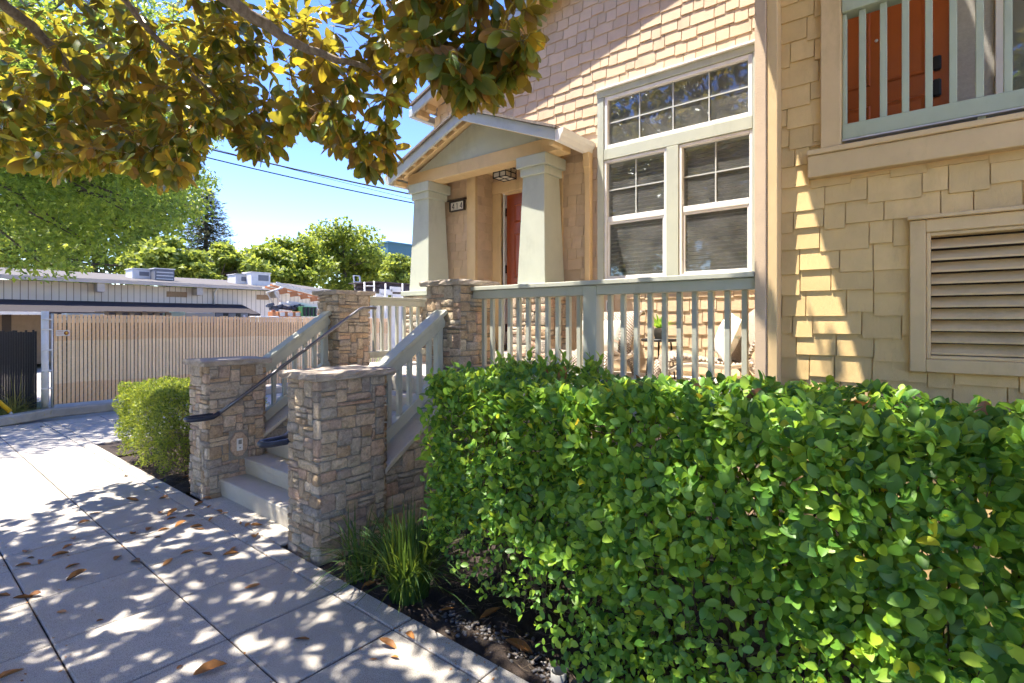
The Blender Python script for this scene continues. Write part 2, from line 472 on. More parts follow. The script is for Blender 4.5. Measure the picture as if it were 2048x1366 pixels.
# sidewalk: a dark bed in the joints and one slab per panel
g = MB(); g.box(-2.45, 1.861, -2.2, 11.0, -.15, -.012)
g.box(1.861, 9.0, 7.62, 11.0, -.15, -.012)
walk = tag(g.build('sidewalk', MAT['soil']), kind='structure')
SX = [-2.45, -1.72, -1.146, -.572, .002, .576, 1.150, 1.727, 1.861]
SY = [-2.2, -1.39, -.79, -.19, .41, 1.01, 1.61, 2.22, 2.80, 3.42, 4.02, 4.62, 4.93, 5.53, 6.13, 6.73, 7.33, 7.93, 8.53, 9.13, 9.73, 10.33, 11.0]
def slab(x0, x1, y0, y1, gx=.004, gy=.004):
    b = MB(); dz = rng.uniform(-.0015, .0015); x0 += gx; x1 -= gx; y0 += gy; y1 -= gy; e = .006
    b.add([(x0,y0,-.02),(x1,y0,-.02),(x1,y1,-.02),(x0,y1,-.02),(x0,y0,-e+dz),(x1,y0,-e+dz),(x1,y1,-e+dz),(x0,y1,-e+dz),
           (x0+e,y0+e,dz),(x1-e,y0+e,dz),(x1-e,y1-e,dz),(x0+e,y1-e,dz)],
          [(8,9,10,11),(4,5,9,8),(5,6,10,9),(6,7,11,10),(7,4,8,11),(0,1,5,4),(1,2,6,5),(2,3,7,6),(3,0,4,7)])
    b.build('slab', MAT['sidewalk_concrete'], walk)
for i in range(len(SX)-1):
    for j in range(len(SY)-1):
        gy0 = .004
        if SY[j] == 2.22: gy0 = .010
        slab(SX[i], SX[i+1], SY[j], SY[j+1], .0035 if i not in (5,) else .005, gy0)
for x in [2.46, 3.06, 3.66, 4.26, 4.86, 5.46, 6.06, 6.66, 7.26, 7.86, 8.46]:
    for j in range(len(SY)-5, len(SY)-1):
        slab(x-.6 if x > 2.46 else 1.861, x, SY[j], SY[j+1])
# landing strip in front of the first step
for (y0, y1) in ((3.68, 4.40), (4.40, 5.10)):
    slab(1.861, 2.06, y0, y1, .003, .003)

# planting beds
def bed(x0, x1, y0, y1, nx, ny, seed, name='soil_bed', z=-.03, amp=.03):
    r = random.Random(seed); b = MB(); vs = []
    for j in range(ny+1):
        for i in range(nx+1):
            e = 0 if 0 < i < nx and 0 < j < ny else 1
            vs.append((x0+(x1-x0)*i/nx, y0+(y1-y0)*j/ny, z + (0 if e else r.uniform(-amp, amp))))
    fs = [(j*(nx+1)+i, j*(nx+1)+i+1, (j+1)*(nx+1)+i+1, (j+1)*(nx+1)+i) for j in range(ny) for i in range(nx)]
    b.add(vs, fs, 0, True); return tag(b.build(name, MAT['soil']), kind='structure')
bed(1.861, 3.30, -3, 3.215, 24, 90, 3)
bed(1.861, 3.4, 5.56, 7.62, 22, 30, 4)

# far kerb and the lawn strip before the fence
g = MB()
g.prism([(1.15,10.9,0),(.2,10.72,0),(-3.0,10.3,0),(-3.0,10.48,0),(.2,10.9,0),(1.12,11.08,0)], (0,0,.13))
tag(g.build('lawn_kerb', MAT['kerb_concrete'], bevel=.02), kind='structure')
g = MB(); g.prism([(1.163,10.905,0),(1.9,11.34,0),(9.2,11.30,0),(9.2,11.5,0),(1.9,11.54,0),(1.13,11.09,0)], (0,0,.15))
tag(g.build('fence_kerb', MAT['kerb_concrete'], bevel=.02), kind='structure')
g = MB(); g.add([(-6,10.4,.07),(.2,10.9,.07),(1.12,11.08,.07),(1.9,11.54,.07),(2.1,13.2,.07),(-6,13.2,.07)], [(0,1,2,3,4,5)])
tag(g.build('lawn', MAT['lawn_ground']), kind='structure')

# ================================================================== stone work
def stone_mesh(seed):
    """rounded split stone, unit size: x,y,z in 0..1 outline on x-z, bulging to -y"""
    r = random.Random(seed)
    nx, nz = 4, 4; vs = []; fs = []
    jx = [r.uniform(-.05, .05) for _ in range(4)]
    for j in range(nz+1):
        for i in range(nx+1):
            u, v = i/nx, j/nz
            cu, cv = (u-.5)*2, (v-.5)*2
            k = 1 - .055*(cu*cu*cv*cv)                         # round the corners of the outline
            x = .5 + cu*.5*k*(1+jx[0]*cv); z = .5 + cv*.5*k*(1+jx[1]*cu)
            edge = max(abs(cu), abs(cv))
            y = -(1.0 if edge < .6 else .80) - r.uniform(-.26, .26)*(1 if edge < 1 else .5)
            vs.append((x, y, z))
    n = (nx+1)*(nz+1)
    for j in range(nz):
        for i in range(nx):
            a = j*(nx+1)+i; fs.append((a, a+1, a+nx+2, a+nx+1))
    ring = [i for i in range(nx+1)] + [j*(nx+1)+nx for j in range(1, nz+1)] + [nz*(nx+1)+i for i in range(nx-1, -1, -1)] + [j*(nx+1) for j in range(nz-1, 0, -1)]
    for q in ring: vs.append((vs[q][0], .3, vs[q][2]))
    m = len(ring)
    for k in range(m):
        fs.append((ring[k], n+k, n+(k+1) % m, ring[(k+1) % m]))
    return tmesh('stone', vs, fs, MAT['field_stone'])
STONES = [stone_mesh(i) for i in range(14)]

def holes_cut(rect, holes):
    out = [rect]
    for (ha, hb, hz0, hz1) in holes:
        nxt = []
        for (a, b, z0, z1) in out:
            if b <= ha or a >= hb or z1 <= hz0 or z0 >= hz1: nxt.append((a, b, z0, z1)); continue
            if a < ha: nxt.append((a, ha, z0, z1))
            if b > hb: nxt.append((hb, b, z0, z1))
            m0, m1 = max(a, ha), min(b, hb)
            if z0 < hz0: nxt.append((m0, m1, z0, hz0))
            if z1 > hz1: nxt.append((m0, m1, hz1, z1))
        out = nxt
    return [r for r in out if r[1]-r[0] > .012 and r[3]-r[2] > .02]
def pack(W, H, seed, cell=.042, tall=3, wide=7):
    """random ashlar: list of (u0, v0, u1, v1) rectangles that fill W x H"""
    r = random.Random(seed); nx = max(2, round(W/cell)); nz = max(2, round(H/cell))
    grid = [[0]*nx for _ in range(nz)]; out = []
    for j in range(nz):
        for i in range(nx):
            if grid[j][i]: continue
            w0 = 1
            while i+w0 < nx and not grid[j][i+w0] and w0 < wide: w0 += 1
            w = r.choice([2,3,3,4,4,5,6]); w = min(w, w0)
            if w0 - w == 1: w = w0 if r.random() < .7 else max(1, w-1)
            h = r.choice([1,2,2,2,3]) if w < 4 else r.choice([1,1,2,2])
            h = min(h, nz-j, tall)
            if nz-j-h == 1: h += 1 if r.random() < .6 and nz-j >= h+1 else 0
            ok = True
            for b in range(h):
                for a in range(w):
                    if grid[j+b][i+a]: ok = False
            if not ok: h = 1
            for b in range(h):
                for a in range(w): grid[j+b][i+a] = 1
            out.append((i*W/nx, j*H/nz, (i+w)*W/nx, (j+h)*H/nz))
    # shake the courses a little so that joints do not line up
    sh = {}
    def s(k, j):
        if (k, j) not in sh: sh[(k, j)] = r.uniform(-.009, .009)
        return sh[(k, j)]
    res = []
    for (a, b, c, d) in out:
        zb = b if b < 1e-6 else b + s('z', round(b*1000) * 7 + round(a*6))
        zt = d if d > H-1e-6 else d + s('z', round(d*1000) * 7 + round(a*6))
        xa = a if a < 1e-6 else a + s('x', round(a*1000) * 3 + round(b*9)); xc = c if c > W-1e-6 else c + s('x', round(c*1000) * 3 + round(b*9))
        if zt - zb < .022: zt = zb + .03
        res.append((xa, zb, xc, zt))
    return res

def clad(parent, p0, u, W, H, seed, depth=.029, gap=.009, cut=None, over=0.0, cell=.039, skip=None, hole=None):
    """stones on a vertical face: p0 lower corner, u horizontal direction (the face looks along u x z reversed)"""
    r = random.Random(seed*13+5); p0 = Vector(p0); u = Vector(u).normalized(); nrm = u.cross(Vector((0,0,1)))   # outward
    for (a, b, c, d) in pack(W + 2*over, H, seed, cell):
        a -= over; c -= over
        if cut and cut((a+c)/2, b, d): continue
        for (a, c, b, d) in (holes_cut((a, c, b, d), [hole]) if hole else [(a, c, b, d)]):
         w, h = c-a-gap, d-b-gap
         if w < .015 or h < .012: continue
         dep = depth*r.uniform(.65, 1.25)
         o = p0 + u*(a+gap/2) + Vector((0,0,b+gap/2))
         tilt = r.uniform(-.035, .035)
         uu = (u*math.cos(tilt) + Vector((0,0,1))*math.sin(tilt)); zz = (Vector((0,0,1))*math.cos(tilt) - u*math.sin(tilt))
         y = -nrm
         M = Matrix(((uu.x*w, y.x*dep, zz.x*h, o.x), (uu.y*w, y.y*dep, zz.y*h, o.y), (uu.z*w, y.z*dep, zz.z*h, o.z), (0,0,0,1)))
         if r.random() < .5:
             M = M @ Matrix.Translation((.5,0,.5)) @ Matrix.Diagonal((-1,1,-1,1)) @ Matrix.Translation((-.5,0,-.5))
         place('stone', r.choice(STONES), parent, M)

def cap_mesh(x0, x1, y0, y1, z0, z1, seed, mb=None):
    """rough edged slab"""
    r = random.Random(seed); b = mb or MB(); n = 9
    ring = []
    for (ax, ay, bx, by) in ((x0,y0,x1,y0),(x1,y0,x1,y1),(x1,y1,x0,y1),(x0,y1,x0,y0)):
        for k in range(n): ring.append((ax+(bx-ax)*k/n, ay+(by-ay)*k/n))
    m = len(ring); cx, cy_ = (x0+x1)/2, (y0+y1)/2
    vs = []
    for (lv, ins, am) in ((z0, .006, .003), (z0+.3*(z1-z0), 0, .009), (z0+.7*(z1-z0), -.002, .009), (z1, .003, .004)):
        for k, (x, y) in enumerate(ring):
            corner = (k % n == 0)
            q = ins + (0 if corner else r.uniform(-am, am))
            dx = (1 if x < cx else -1) if abs(x-x0) < 1e-6 or abs(x-x1) < 1e-6 else 0
            dy = (1 if y < cy_ else -1) if abs(y-y0) < 1e-6 or abs(y-y1) < 1e-6 else 0
            vs.append((x+dx*q, y+dy*q, lv + (r.uniform(-.003,.003) if lv not in (z0,) else 0)))
    fs = []
    for l in range(3):
        for k in range(m): fs.append((l*m+k, l*m+(k+1) % m, (l+1)*m+(k+1) % m, (l+1)*m+k))
    fs.append(tuple(range(3*m, 4*m))); fs.append(tuple(range(m-1, -1, -1)))
    return b.add(vs, fs)

def pillar(label, x0, x1, y0, y1, ztop, seed, zbot=-.05, hole=None, group='stone pillars of the entry stairs', z_hide=None):
    t = thing('stone_pillar', label, 'pillar', ((x0+x1)/2, (y0+y1)/2, zbot), group)
    d = .024; zc = ztop-.045
    MB().box(x0+d, x1-d, y0+d, y1-d, zbot, zc).build('core', MAT['mortar'], t)
    zb = zbot if z_hide is None else z_hide
    H = zc - zb
    clad(t, (x0+d, y1-d, zb), (0,-1,0), (y1-y0)-2*d, H, seed, d, over=d*.85)           # faces -X
    clad(t, (x0+d, y0+d, zb), (1,0,0), (x1-x0)-2*d, H, seed+1, d, hole=hole)          # faces -Y
    clad(t, (x1-d, y1-d, zb), (-1,0,0), (x1-x0)-2*d, H, seed+2, d)                     # faces +Y
    clad(t, (x1-d, y0+d, zb), (0,1,0), (y1-y0)-2*d, H, seed+3, d, over=d*.85)          # faces +X
    cap_mesh(x0-.038, x1+.038, y0-.038, y1+.038, zc-.004, ztop, seed).build('cap', MAT['cap_stone'], t)
    return t
P1 = pillar('foremost stone pillar at the foot of the stairs, beside the grassy clump', 1.89, 2.46, 3.22, 3.64, 1.245, 11)
P2 = pillar('stone pillar with a small switch plate, beside the yellow-green bush', 1.92, 2.46, 5.12, 5.54, 1.235, 23,
            hole=(.172, .346, .368, .612))
P3 = pillar('stone pillar at the stair head where the porch railing begins', 3.2, 3.65, 3.22, 3.65, 1.955, 37, z_hide=.55)
P4 = pillar('stone pillar at the far stair head in front of the tan fence', 3.25, 3.68, 5.14, 5.56, 1.935, 49, z_hide=.7)
# switch plate in its own round-cornered stone on the second pillar
b = MB(); pts = []
for k in range(8):
    t_ = math.pi/8 + k*math.pi/4; pts.append((2.205 + .082*math.cos(t_), 5.118, .44 + .118*math.sin(t_)))
b.prism(pts, (0,.04,0)); b.build('stone_surround', MAT['field_stone'], P2, .006)
pl = thing('switch_plate', 'small white weatherproof switch plate set into the stone pillar', 'switch plate', (2.205, 5.118, .44))
MB().box(2.178, 2.232, 5.108, 5.1175, .383, .497).build('plate', MAT['white_plastic'], pl, .003)
MB().box(2.190, 2.220, 5.103, 5.1078, .445, .485).build('cover', MAT['pot_grey'], pl, .003)
MB().box(2.198, 2.212, 5.104, 5.1078, .405, .415).build('button', MAT['pot_grey'], pl)

# ================================================================== stairs
RISE, RUN, X1 = .15, .218, 2.05
FLOOR = 7*RISE                                        # porch floor 1.05
st = thing('entry_stairs', 'seven concrete steps with low stone side walls rising to the porch', 'stairs', (X1, 4.4, 0))
for i in range(7):
    x0 = X1 + RUN*i; x1 = X1 + RUN*(i+1) + .03 if i < 6 else 3.66
    b = MB(); z0, z1 = (RISE*i - (.02 if i == 0 else .0)), RISE*(i+1)
    b.prism([(x0,3.64,z0),(x0-.012,3.64,z1-.05),(x0-.012,3.64,z1),(x1,3.64,z1),(x1,3.64,z0)], (0,1.52,0))
    b.build('step', MAT['step_concrete'], st, .008)
# side walls under the two sloping railings
def wing(y0, y1, seed, visible):
    m = MB(); s = RISE/RUN; xa, xb = 2.44, 3.28
    za, zb = .50, .50 + (xb-xa)*s
    m.prism([(xa,y0+.03,-.05),(xb,y0+.03,-.05),(xb,y0+.03,zb-.05),(xa,y0+.03,za-.05)], (0,y1-y0-.06,0)); w = m.build('side_wall', MAT['mortar'], st)
    cut = lambda u, b, d: d > za + u*s - .03
    clad(w, (xa, y0+.03, -.05), (1,0,0), xb-xa, 1.2, seed, .028, cut=lambda u, b, d: d-.05 > za+u*s-.045, cell=.052)
    clad(w, (xb, y1-.03, -.05), (-1,0,0), xb-xa, 1.2, seed+1, .028, cut=lambda u, b, d: d-.05 > za+(xb-xa-u)*s-.045, cell=.052)
    c = MB(); h = .045
    for (p, q) in ((xa-.0, 2.86), (2.865, xb)):
        zp, zq = za + (p-xa)*s, za + (q-xa)*s
        c.hexa([(p,y0-.035,zp-h),(q,y0-.035,zq-h),(q,y1+.035,zq-h),(p,y1+.035,zp-h),(p,y0-.035,zp),(q,y0-.035,zq),(q,y1+.035,zq),(p,y1+.035,zp)])
    c.build('side_wall_cap', MAT['step_concrete'], st, .006)
wing(3.26, 3.62, 61, True)
wing(5.16, 5.50, 71, True)

# sloping wooden stair railings
def stair_rail(label, yc, xa, xb, za, seed):
    t = thing('stair_railing', label, 'railing', (xa, yc, za-.6), 'sloping stair railings')
    s = RISE/RUN; d = Vector((1,0,s)).normalized()
    up = Vector((-d.z,0,d.x))
    def along(x, dz): return Vector((x, yc, za + (x-xa)*s + dz))
    MB().bar(along(xa,-.018), along(xb,-.018), .145, .036, up).build('cap_rail', MAT['rail_paint'], t, .004)
    MB().bar(along(xa,-.095), along(xb,-.095), .075, .095, up).build('top_rail', MAT['rail_paint'], t, .003)
    MB().bar(along(xa,-.585), along(xb,-.585), .085, .085, up).build('bottom_rail', MAT['rail_paint'], t, .003)
    n = 7
    for k in range(n):
        x = xa + (xb-xa)*(k+.55)/n
        if k == n-1: x = xb-.045
        a, c = along(x, -.13), along(x, -.55); w = .019 if k < n-1 else .03
        b = MB(); sw = s*w
        b.hexa([(x-w,yc-w,c.z-sw),(x+w,yc-w,c.z+sw),(x+w,yc+w,c.z+sw),(x-w,yc+w,c.z-sw),(x-w,yc-w,a.z-sw),(x+w,yc-w,a.z+sw),(x+w,yc+w,a.z+sw),(x-w,yc+w,a.z-sw)])
        b.build('baluster', MAT['rail_paint'], t, .003)
    return t
stair_rail('sloping sage railing on the near side of the stairs, next to the hedge', 3.43, 2.46, 3.20, 1.19, 1)
stair_rail('sloping sage railing on the far side of the stairs, before the tan fence', 5.33, 2.46, 3.25, 1.165, 2)

# metal handrails with a looped end
def handrail(label, y, loop_dir, xa, xb, za, slope):
    t = thing('handrail', label, 'handrail', (xa, y, 0), 'metal handrails of the stairs')
    zb = za + (xb-xa)*slope
    pts = [(xb+.20, y, zb), (xb+.03, y, zb), (xb-.02, y, zb-.02)]
    for k in range(9):
        f = k/8; pts.append((xb-.06-(xb-.06-xa-.05)*f, y, zb-.045-(zb-.045-za-.03)*f))
    MB().tube(pts, .0165, 12).build('sloping_tube', MAT['steel_rail'], t)
    lp = [(xa+.05, y, za+.03), (xa, y, za+.004), (xa-.05, y, za), (xa-.13, y, za)]
    for k in range(1, 8):
        a_ = math.pi*k/8; lp.append((xa-.13-.062*math.sin(a_), y+loop_dir*.062*(1-math.cos(a_)), za))
    lp += [(xa-.13, y+loop_dir*.124, za), (xa-.03, y+loop_dir*.124, za)]
    lp += [(xa+.04, y+loop_dir*.124, za)]
    MB().tube(lp, .0215, 12).build('looped_end', MAT['navy_rail'], t)
    return t
handrail('long metal handrail with a dark looped end on the far side of the stairs', 5.00, 1, 1.93, 3.45, .745, .655)
handrail('dark looped handrail end poking out beside the foremost pillar', 3.76, -1, 1.93, 2.36, .735, .62)

# ================================================================== houses: helpers
SH_V = [(0,-1,0),(1,-1,0),(1,-.22,1),(0,-.22,1),(0,.15,0),(1,.15,0),(1,.15,1),(0,.15,1)]
SH_F = [(0,1,2,3),(0,4,5,1),(1,5,6,2),(2,6,7,3),(3,7,4,0)]
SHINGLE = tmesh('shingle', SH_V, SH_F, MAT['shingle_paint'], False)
SHINGLE_GOLD_LIGHT = tmesh('shingle', SH_V, SH_F, MAT['gold_shingle_paint'], False)
EXPO = .122
def shingle_face(face, plane, a0, a1, z0, z1, holes, seed, keep=None, thick=.017, gap=.005, stag=.022):
    """face 'x': looks to -X, runs along Y; face 'y': looks to -Y, runs along X. Returns world matrices"""
    r = random.Random(seed); res = []
    z = z0; row = 0
    while z < z1:
        a = a0 - r.uniform(0, .12); hi = r.random() < .5
        while a < a1:
            w = r.choice([.105, .125, .125, .155, .175, .2, .235]); 
            st_ = 0.0 if hi else stag; hi = not hi if r.random() < .82 else hi
            rect = (max(a, a0)+gap/2, min(a+w, a1)-gap/2, z-st_, z+EXPO+.014)
            a += w
            if rect[1]-rect[0] < .02: continue
            for (p, q, u, v) in holes_cut(rect, holes):
                if keep and not keep((p+q)/2, v): continue
                th = thick*r.uniform(.9, 1.12)
                if face == 'x':   # local x -> -Y, local y -> +X
                    M = Matrix(((0, th, 0, plane), (-(q-p), 0, 0, q), (0, 0, v-u, u), (0,0,0,1)))
                else:
                    M = Matrix(((q-p, 0, 0, p), (0, th, 0, plane), (0, 0, v-u, u), (0,0,0,1)))
                res.append(M)
        z += EXPO; row += 1
    return res
def lay_shingles(house, faces, limit=300, me=None, mat='shingle_paint'):
    """faces: list of (wall part, matrices). The largest in the picture become objects, the rest one part"""
    allm = []
    for (w, ms) in faces:
        for M in ms:
            c = M @ Vector((.5, -.6, .5)); s = shown(c)
            sc = 0
            if s and -20 < s[0] < 2068 and -20 < s[1] < 1386: sc = 1/s[2]
            allm.append((sc, w, M))
    allm.sort(key=lambda q: -q[0])
    rest = []
    for i, (sc, w, M) in enumerate(allm):
        if i < limit and sc > 0: place('shingle', me or SHINGLE, w, M)
        else: rest.append(np.array(M))
    if rest:
        tag(scatter('shingles', SH_V, SH_F, rest, MAT[mat], house, False), kind='stuff')
def wall_boxes(face, p0, p1, a0, a1, z0, z1, holes, mb):
    A = sorted({a0, a1} | {h for q in holes for h in q[:2] if a0 < h < a1}); Z = sorted({z0, z1} | {h for q in holes for h in q[2:] if z0 < h < z1})
    for i in range(len(A)-1):
        for j in range(len(Z)-1):
            ca, cz = (A[i]+A[i+1])/2, (Z[j]+Z[j+1])/2
            if any(q[0] < ca < q[1] and q[2] < cz < q[3] for q in holes): continue
            if face == 'x': mb.box(p0, p1, A[i], A[i+1], Z[j], Z[j+1])
            else: mb.box(A[i], A[i+1], p0, p1, Z[j], Z[j+1])
    return mb

# ================================================================== townhouse with the porch
XW = 5.15
hs = thing('townhouse', 'tan shingled townhouse with a gabled entry porch, tapered columns and tall windows', 'house', (5.15, 3.2, 0))
holes_main = [(1.37, 2.98, 2.05, 4.13), (3.60, 4.86, 1.05, 3.62)]
wall = wall_boxes('x', XW, XW+.12, .80, 5.62, .0, 4.58, holes_main, MB())
wall.prism([(XW,.80,4.58),(XW,5.62,4.58),(XW,2.2,6.2),(XW,.80,6.2)], (.12,0,0))
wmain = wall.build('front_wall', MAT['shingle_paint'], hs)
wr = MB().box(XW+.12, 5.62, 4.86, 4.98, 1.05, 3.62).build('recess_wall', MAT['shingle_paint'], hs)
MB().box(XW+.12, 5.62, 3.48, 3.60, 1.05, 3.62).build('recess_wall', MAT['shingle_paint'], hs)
b = wall_boxes('x', 5.5, 5.62, 3.60, 4.86, 1.05, 3.62, [(3.72, 4.70, 1.2, 3.33)], MB())
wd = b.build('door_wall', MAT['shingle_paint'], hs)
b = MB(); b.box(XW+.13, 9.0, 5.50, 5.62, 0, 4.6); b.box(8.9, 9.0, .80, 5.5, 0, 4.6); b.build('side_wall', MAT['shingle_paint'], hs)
zr = lambda y: 4.505 + .36*(5.857 - y)
f1 = shingle_face('x', XW, .80, 5.60, 1.10, 6.3, [(1.28, 3.0, 1.95, 4.14), (3.5, 5.0, 1.0, 3.64), (3.02, 5.7, 3.50, 3.70)], 101, keep=lambda a, z: z < zr(a)+.1, gap=.0075, stag=.016)
f2 = shingle_face('y', 4.86, XW+.02, 5.5, 1.10, 3.60, [], 102, thick=.014)
f3 = shingle_face('x', 5.5, 3.6, 4.86, 3.36, 3.60, [(3.5, 4.9, 3.2, 3.50)], 103)
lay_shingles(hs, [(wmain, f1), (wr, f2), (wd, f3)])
# trim boards beside the recess
MB().box(XW-.028, XW+.02, 4.848, 5.005, 1.05, 3.62).build('corner_board', MAT['tan_trim'], hs, .004)
MB().box(XW-.028, XW+.02, 3.455, 3.60, 1.05, 3.62).build('corner_board', MAT['tan_trim'], hs, .004)
MB().box(XW-.028, XW+.02, 5.54, 5.64, 1.05, 4.5).build('corner_board', MAT['tan_trim'], hs, .004)
# door
dr = MB().box(5.545, 5.59, 3.725, 4.655, 1.275, 3.31).build('door', MAT['door_red'], hs, .003)
for (y0, y1) in ((3.86, 4.14), (4.24, 4.52)):
    for (z0, z1) in ((1.45, 2.02), (2.18, 2.78), (2.92, 3.17)):
        m = MB(); e = .03
        m.add([(5.5445,y0,z0),(5.5445,y1,z0),(5.5445,y1,z1),(5.5445,y0,z1),(5.532,y0+.01,z0+.01),(5.532,y1-.01,z0+.01),(5.532,y1-.01,z1-.01),(5.532,y0+.01,z1-.01),
               (5.541,y0+e,z0+e),(5.541,y1-e,z0+e),(5.541,y1-e,z1-e),(5.541,y0+e,z1-e)],
              [(0,4,5,1),(1,5,6,2),(2,6,7,3),(3,7,4,0),(4,8,9,5),(5,9,10,6),(6,10,11,7),(7,11,8,4),(8,11,10,9)])
        m.build('door_panel', MAT['door_red'], dr)
for z in (1.5, 2.3, 3.08): MB().box(5.535, 5.56, 4.657, 4.672, z-.055, z+.055).build('hinge', MAT['black_metal'], dr)
MB().tube([(5.53,3.79,2.25),(5.47,3.79,2.25),(5.465,3.80,2.25),(5.465,3.90,2.25)], .012).build('handle', MAT['black_metal'], dr)
MB().box(5.52, 5.60, 4.672, 4.700, 1.22, 3.33).build('weather_strip', MAT['white_vinyl'], hs)
for nm, q in (('door_casing', (5.472, 5.52, 4.70, 4.858, 1.2, 3.335)), ('door_casing', (5.472, 5.52, 3.602, 3.722, 1.2, 3.335)), ('door_casing', (5.465, 5.52, 3.602, 4.858, 3.337, 3.50)), ('door_jamb', (5.522, 5.6, 3.722, 4.672, 3.312, 3.334))):
    MB().box(*q).build(nm, MAT['tan_trim'], hs, .004)
MB().box(5.0, 5.60, 3.602, 4.858, 1.052, 1.20).build('door_step', MAT['step_concrete'], hs, .008)
MB().box(5.44, 5.62, 3.64, 4.70, 1.202, 1.27).build('threshold', MAT['dark_bronze'], hs, .004)
# porch floor and the wall below it
b = MB(); b.box(3.39, XW, .82, 3.20, .93, 1.05); b.box(3.67, 5.6, 3.20, 5.13, .93, 1.05); b.box(3.70, 5.15, 5.13, 5.85, .93, 1.05)
b.build('porch_floor', MAT['porch_concrete'], hs)
MB().box(3.41, 3.55, .88, 3.22, -.1, .93).build('porch_base', MAT['rough_tan'], hs)
MB().box(3.8, 5.1, 5.55, 5.7, -.1, .93).build('porch_base', MAT['rough_tan'], hs)
# rooms behind the windows
b = MB(); b.box(5.28, 8.8, 1.0, 3.4, 1.0, 1.05); b.box(5.28, 8.8, 1.0, 3.4, 4.45, 4.5); b.box(8.7, 8.8, 1.0, 3.4, 1.05, 4.45); b.box(5.28, 8.7, 3.35, 3.4, 1.05, 4.45); b.box(5.28, 8.7, 1.0, 1.05, 1.05, 4.45)
b.build('room', MAT['room_paint'], hs)

# ---- windows
XF = XW - .02
def frame_boxes(m, y0, y1, z0, z1, w, x0, x1):
    m.box(x0, x1, y0, y0+w, z0, z1); m.box(x0, x1, y1-w, y1, z0, z1); m.box(x0, x1, y0+w, y1-w, z0, z0+w); m.box(x0, x1, y0+w, y1-w, z1-w, z1)
    return m
WT = 'sage_paint'
for q in ((XW-.042, XW+.05, 2.905, 2.985, 2.03, 4.045), (XW-.046, XW+.05, 1.30, 2.99, 4.047, 4.115), (XW-.042, XW+.05, 1.37, 2.903, 3.352, 3.470),
          (XW-.042, XW+.05, 2.062, 2.186, 2.03, 3.350), (XW-.042, XW+.05, 1.28, 1.368, 2.03, 4.045), (XW-.055, XW+.06, 1.28, 2.99, 1.98, 2.028)):
    MB().box(*q).build('window_trim', MAT[WT], hs, .004)
MB().box(XW-.075, XW+.01, 1.27, 3.01, 4.117, 4.138).build('window_head_flashing', MAT['white_vinyl'], hs, .003)
def pane(par, y0, y1, z0, z1, x): MB().box(x, x+.004, y0, y1, z0, z1).build('pane', MAT['window_glass'], par)
# transom
w = frame_boxes(MB(), 1.372, 2.901, 3.474, 4.043, .038, XW-.03, XW+.04).build('transom_window', MAT['white_vinyl'], hs, .004)
pane(w, 1.41, 2.863, 3.512, 4.005, XW+.012)
for y in (1.775, 2.135, 2.50): MB().box(XW+.001, XW+.010, y-.006, y+.006, 3.512, 4.005).build('muntin', MAT['muntin_grey'], w)
MB().box(XW+.0015, XW+.0095, 1.41, 2.863, 3.752, 3.764).build('muntin', MAT['muntin_grey'], w)
def double_hung(y0, y1, z0, z1, zm, nslat, half):
    w = frame_boxes(MB(), y0, y1, z0, z1, .030, XW-.03, XW+.05).build('sash_window', MAT['white_vinyl'], hs, .004)
    MB().box(XW-.018, XW+.03, y0+.031, y1-.031, zm-.03, zm+.03).build('meeting_rail', MAT['white_vinyl'], w, .004)
    frame_boxes(MB(), y0+.031, y1-.031, z0+.031, zm-.031, .022, XW-.01, XW+.02).build('lower_sash', MAT['white_vinyl'], w, .003)
    pane(w, y0+.05, y1-.05, z0+.05, zm-.031, XW+.006); pane(w, y0+.031, y1-.031, zm+.031, z1-.031, XW+.022)
    ym = (y0+y1)/2; zq = (zm+z1)/2
    MB().box(XW+.008, XW+.020, ym-.006, ym+.006, zm+.031, z1-.031).build('muntin', MAT['muntin_grey'], w)
    MB().box(XW+.0085, XW+.0195, y0+.031, y1-.031, zq-.006, zq+.006).build('muntin', MAT['muntin_grey'], w)
    zt = z1-.06; n = nslat
    sm = MB(); ang = .42; d = .017
    sm.hexa([(-d*math.cos(ang),0,-d*math.sin(ang)-.0005),(d*math.cos(ang),0,d*math.sin(ang)-.0005),(d*math.cos(ang),1,d*math.sin(ang)-.0005),(-d*math.cos(ang),1,-d*math.sin(ang)-.0005),
             (-d*math.cos(ang),0,-d*math.sin(ang)+.001),(d*math.cos(ang),0,d*math.sin(ang)+.001),(d*math.cos(ang),1,d*math.sin(ang)+.001),(-d*math.cos(ang),1,-d*math.sin(ang)+.001)])
    me = sm.mesh('blind_slat', MAT['blind_white'])
    for k in range(n):
        z = zt - k*(zt-z0-.05)/n
        place('blind_slat', me, w, Matrix.Translation((XW+.075, y0+.03, z)) @ Matrix.Diagonal((1, y1-y0-.06, 1, 1)))
    MB().box(XW+.055, XW+.095, y0+.03, y1-.03, zt+.008, zt+.032).build('blind_headrail', MAT['blind_white'], w)
    for y in (y0+.12, y1-.12): MB().tube([(XW+.075, y, zt), (XW+.075, y, z0+.05)], .0012, 4).build('blind_cord', MAT['blind_white'], w)
double_hung(2.188, 2.903, 2.03, 3.349, 2.70, 29, 0)
double_hung(1.370, 2.060, 2.03, 3.349, 2.70, 29, 1)

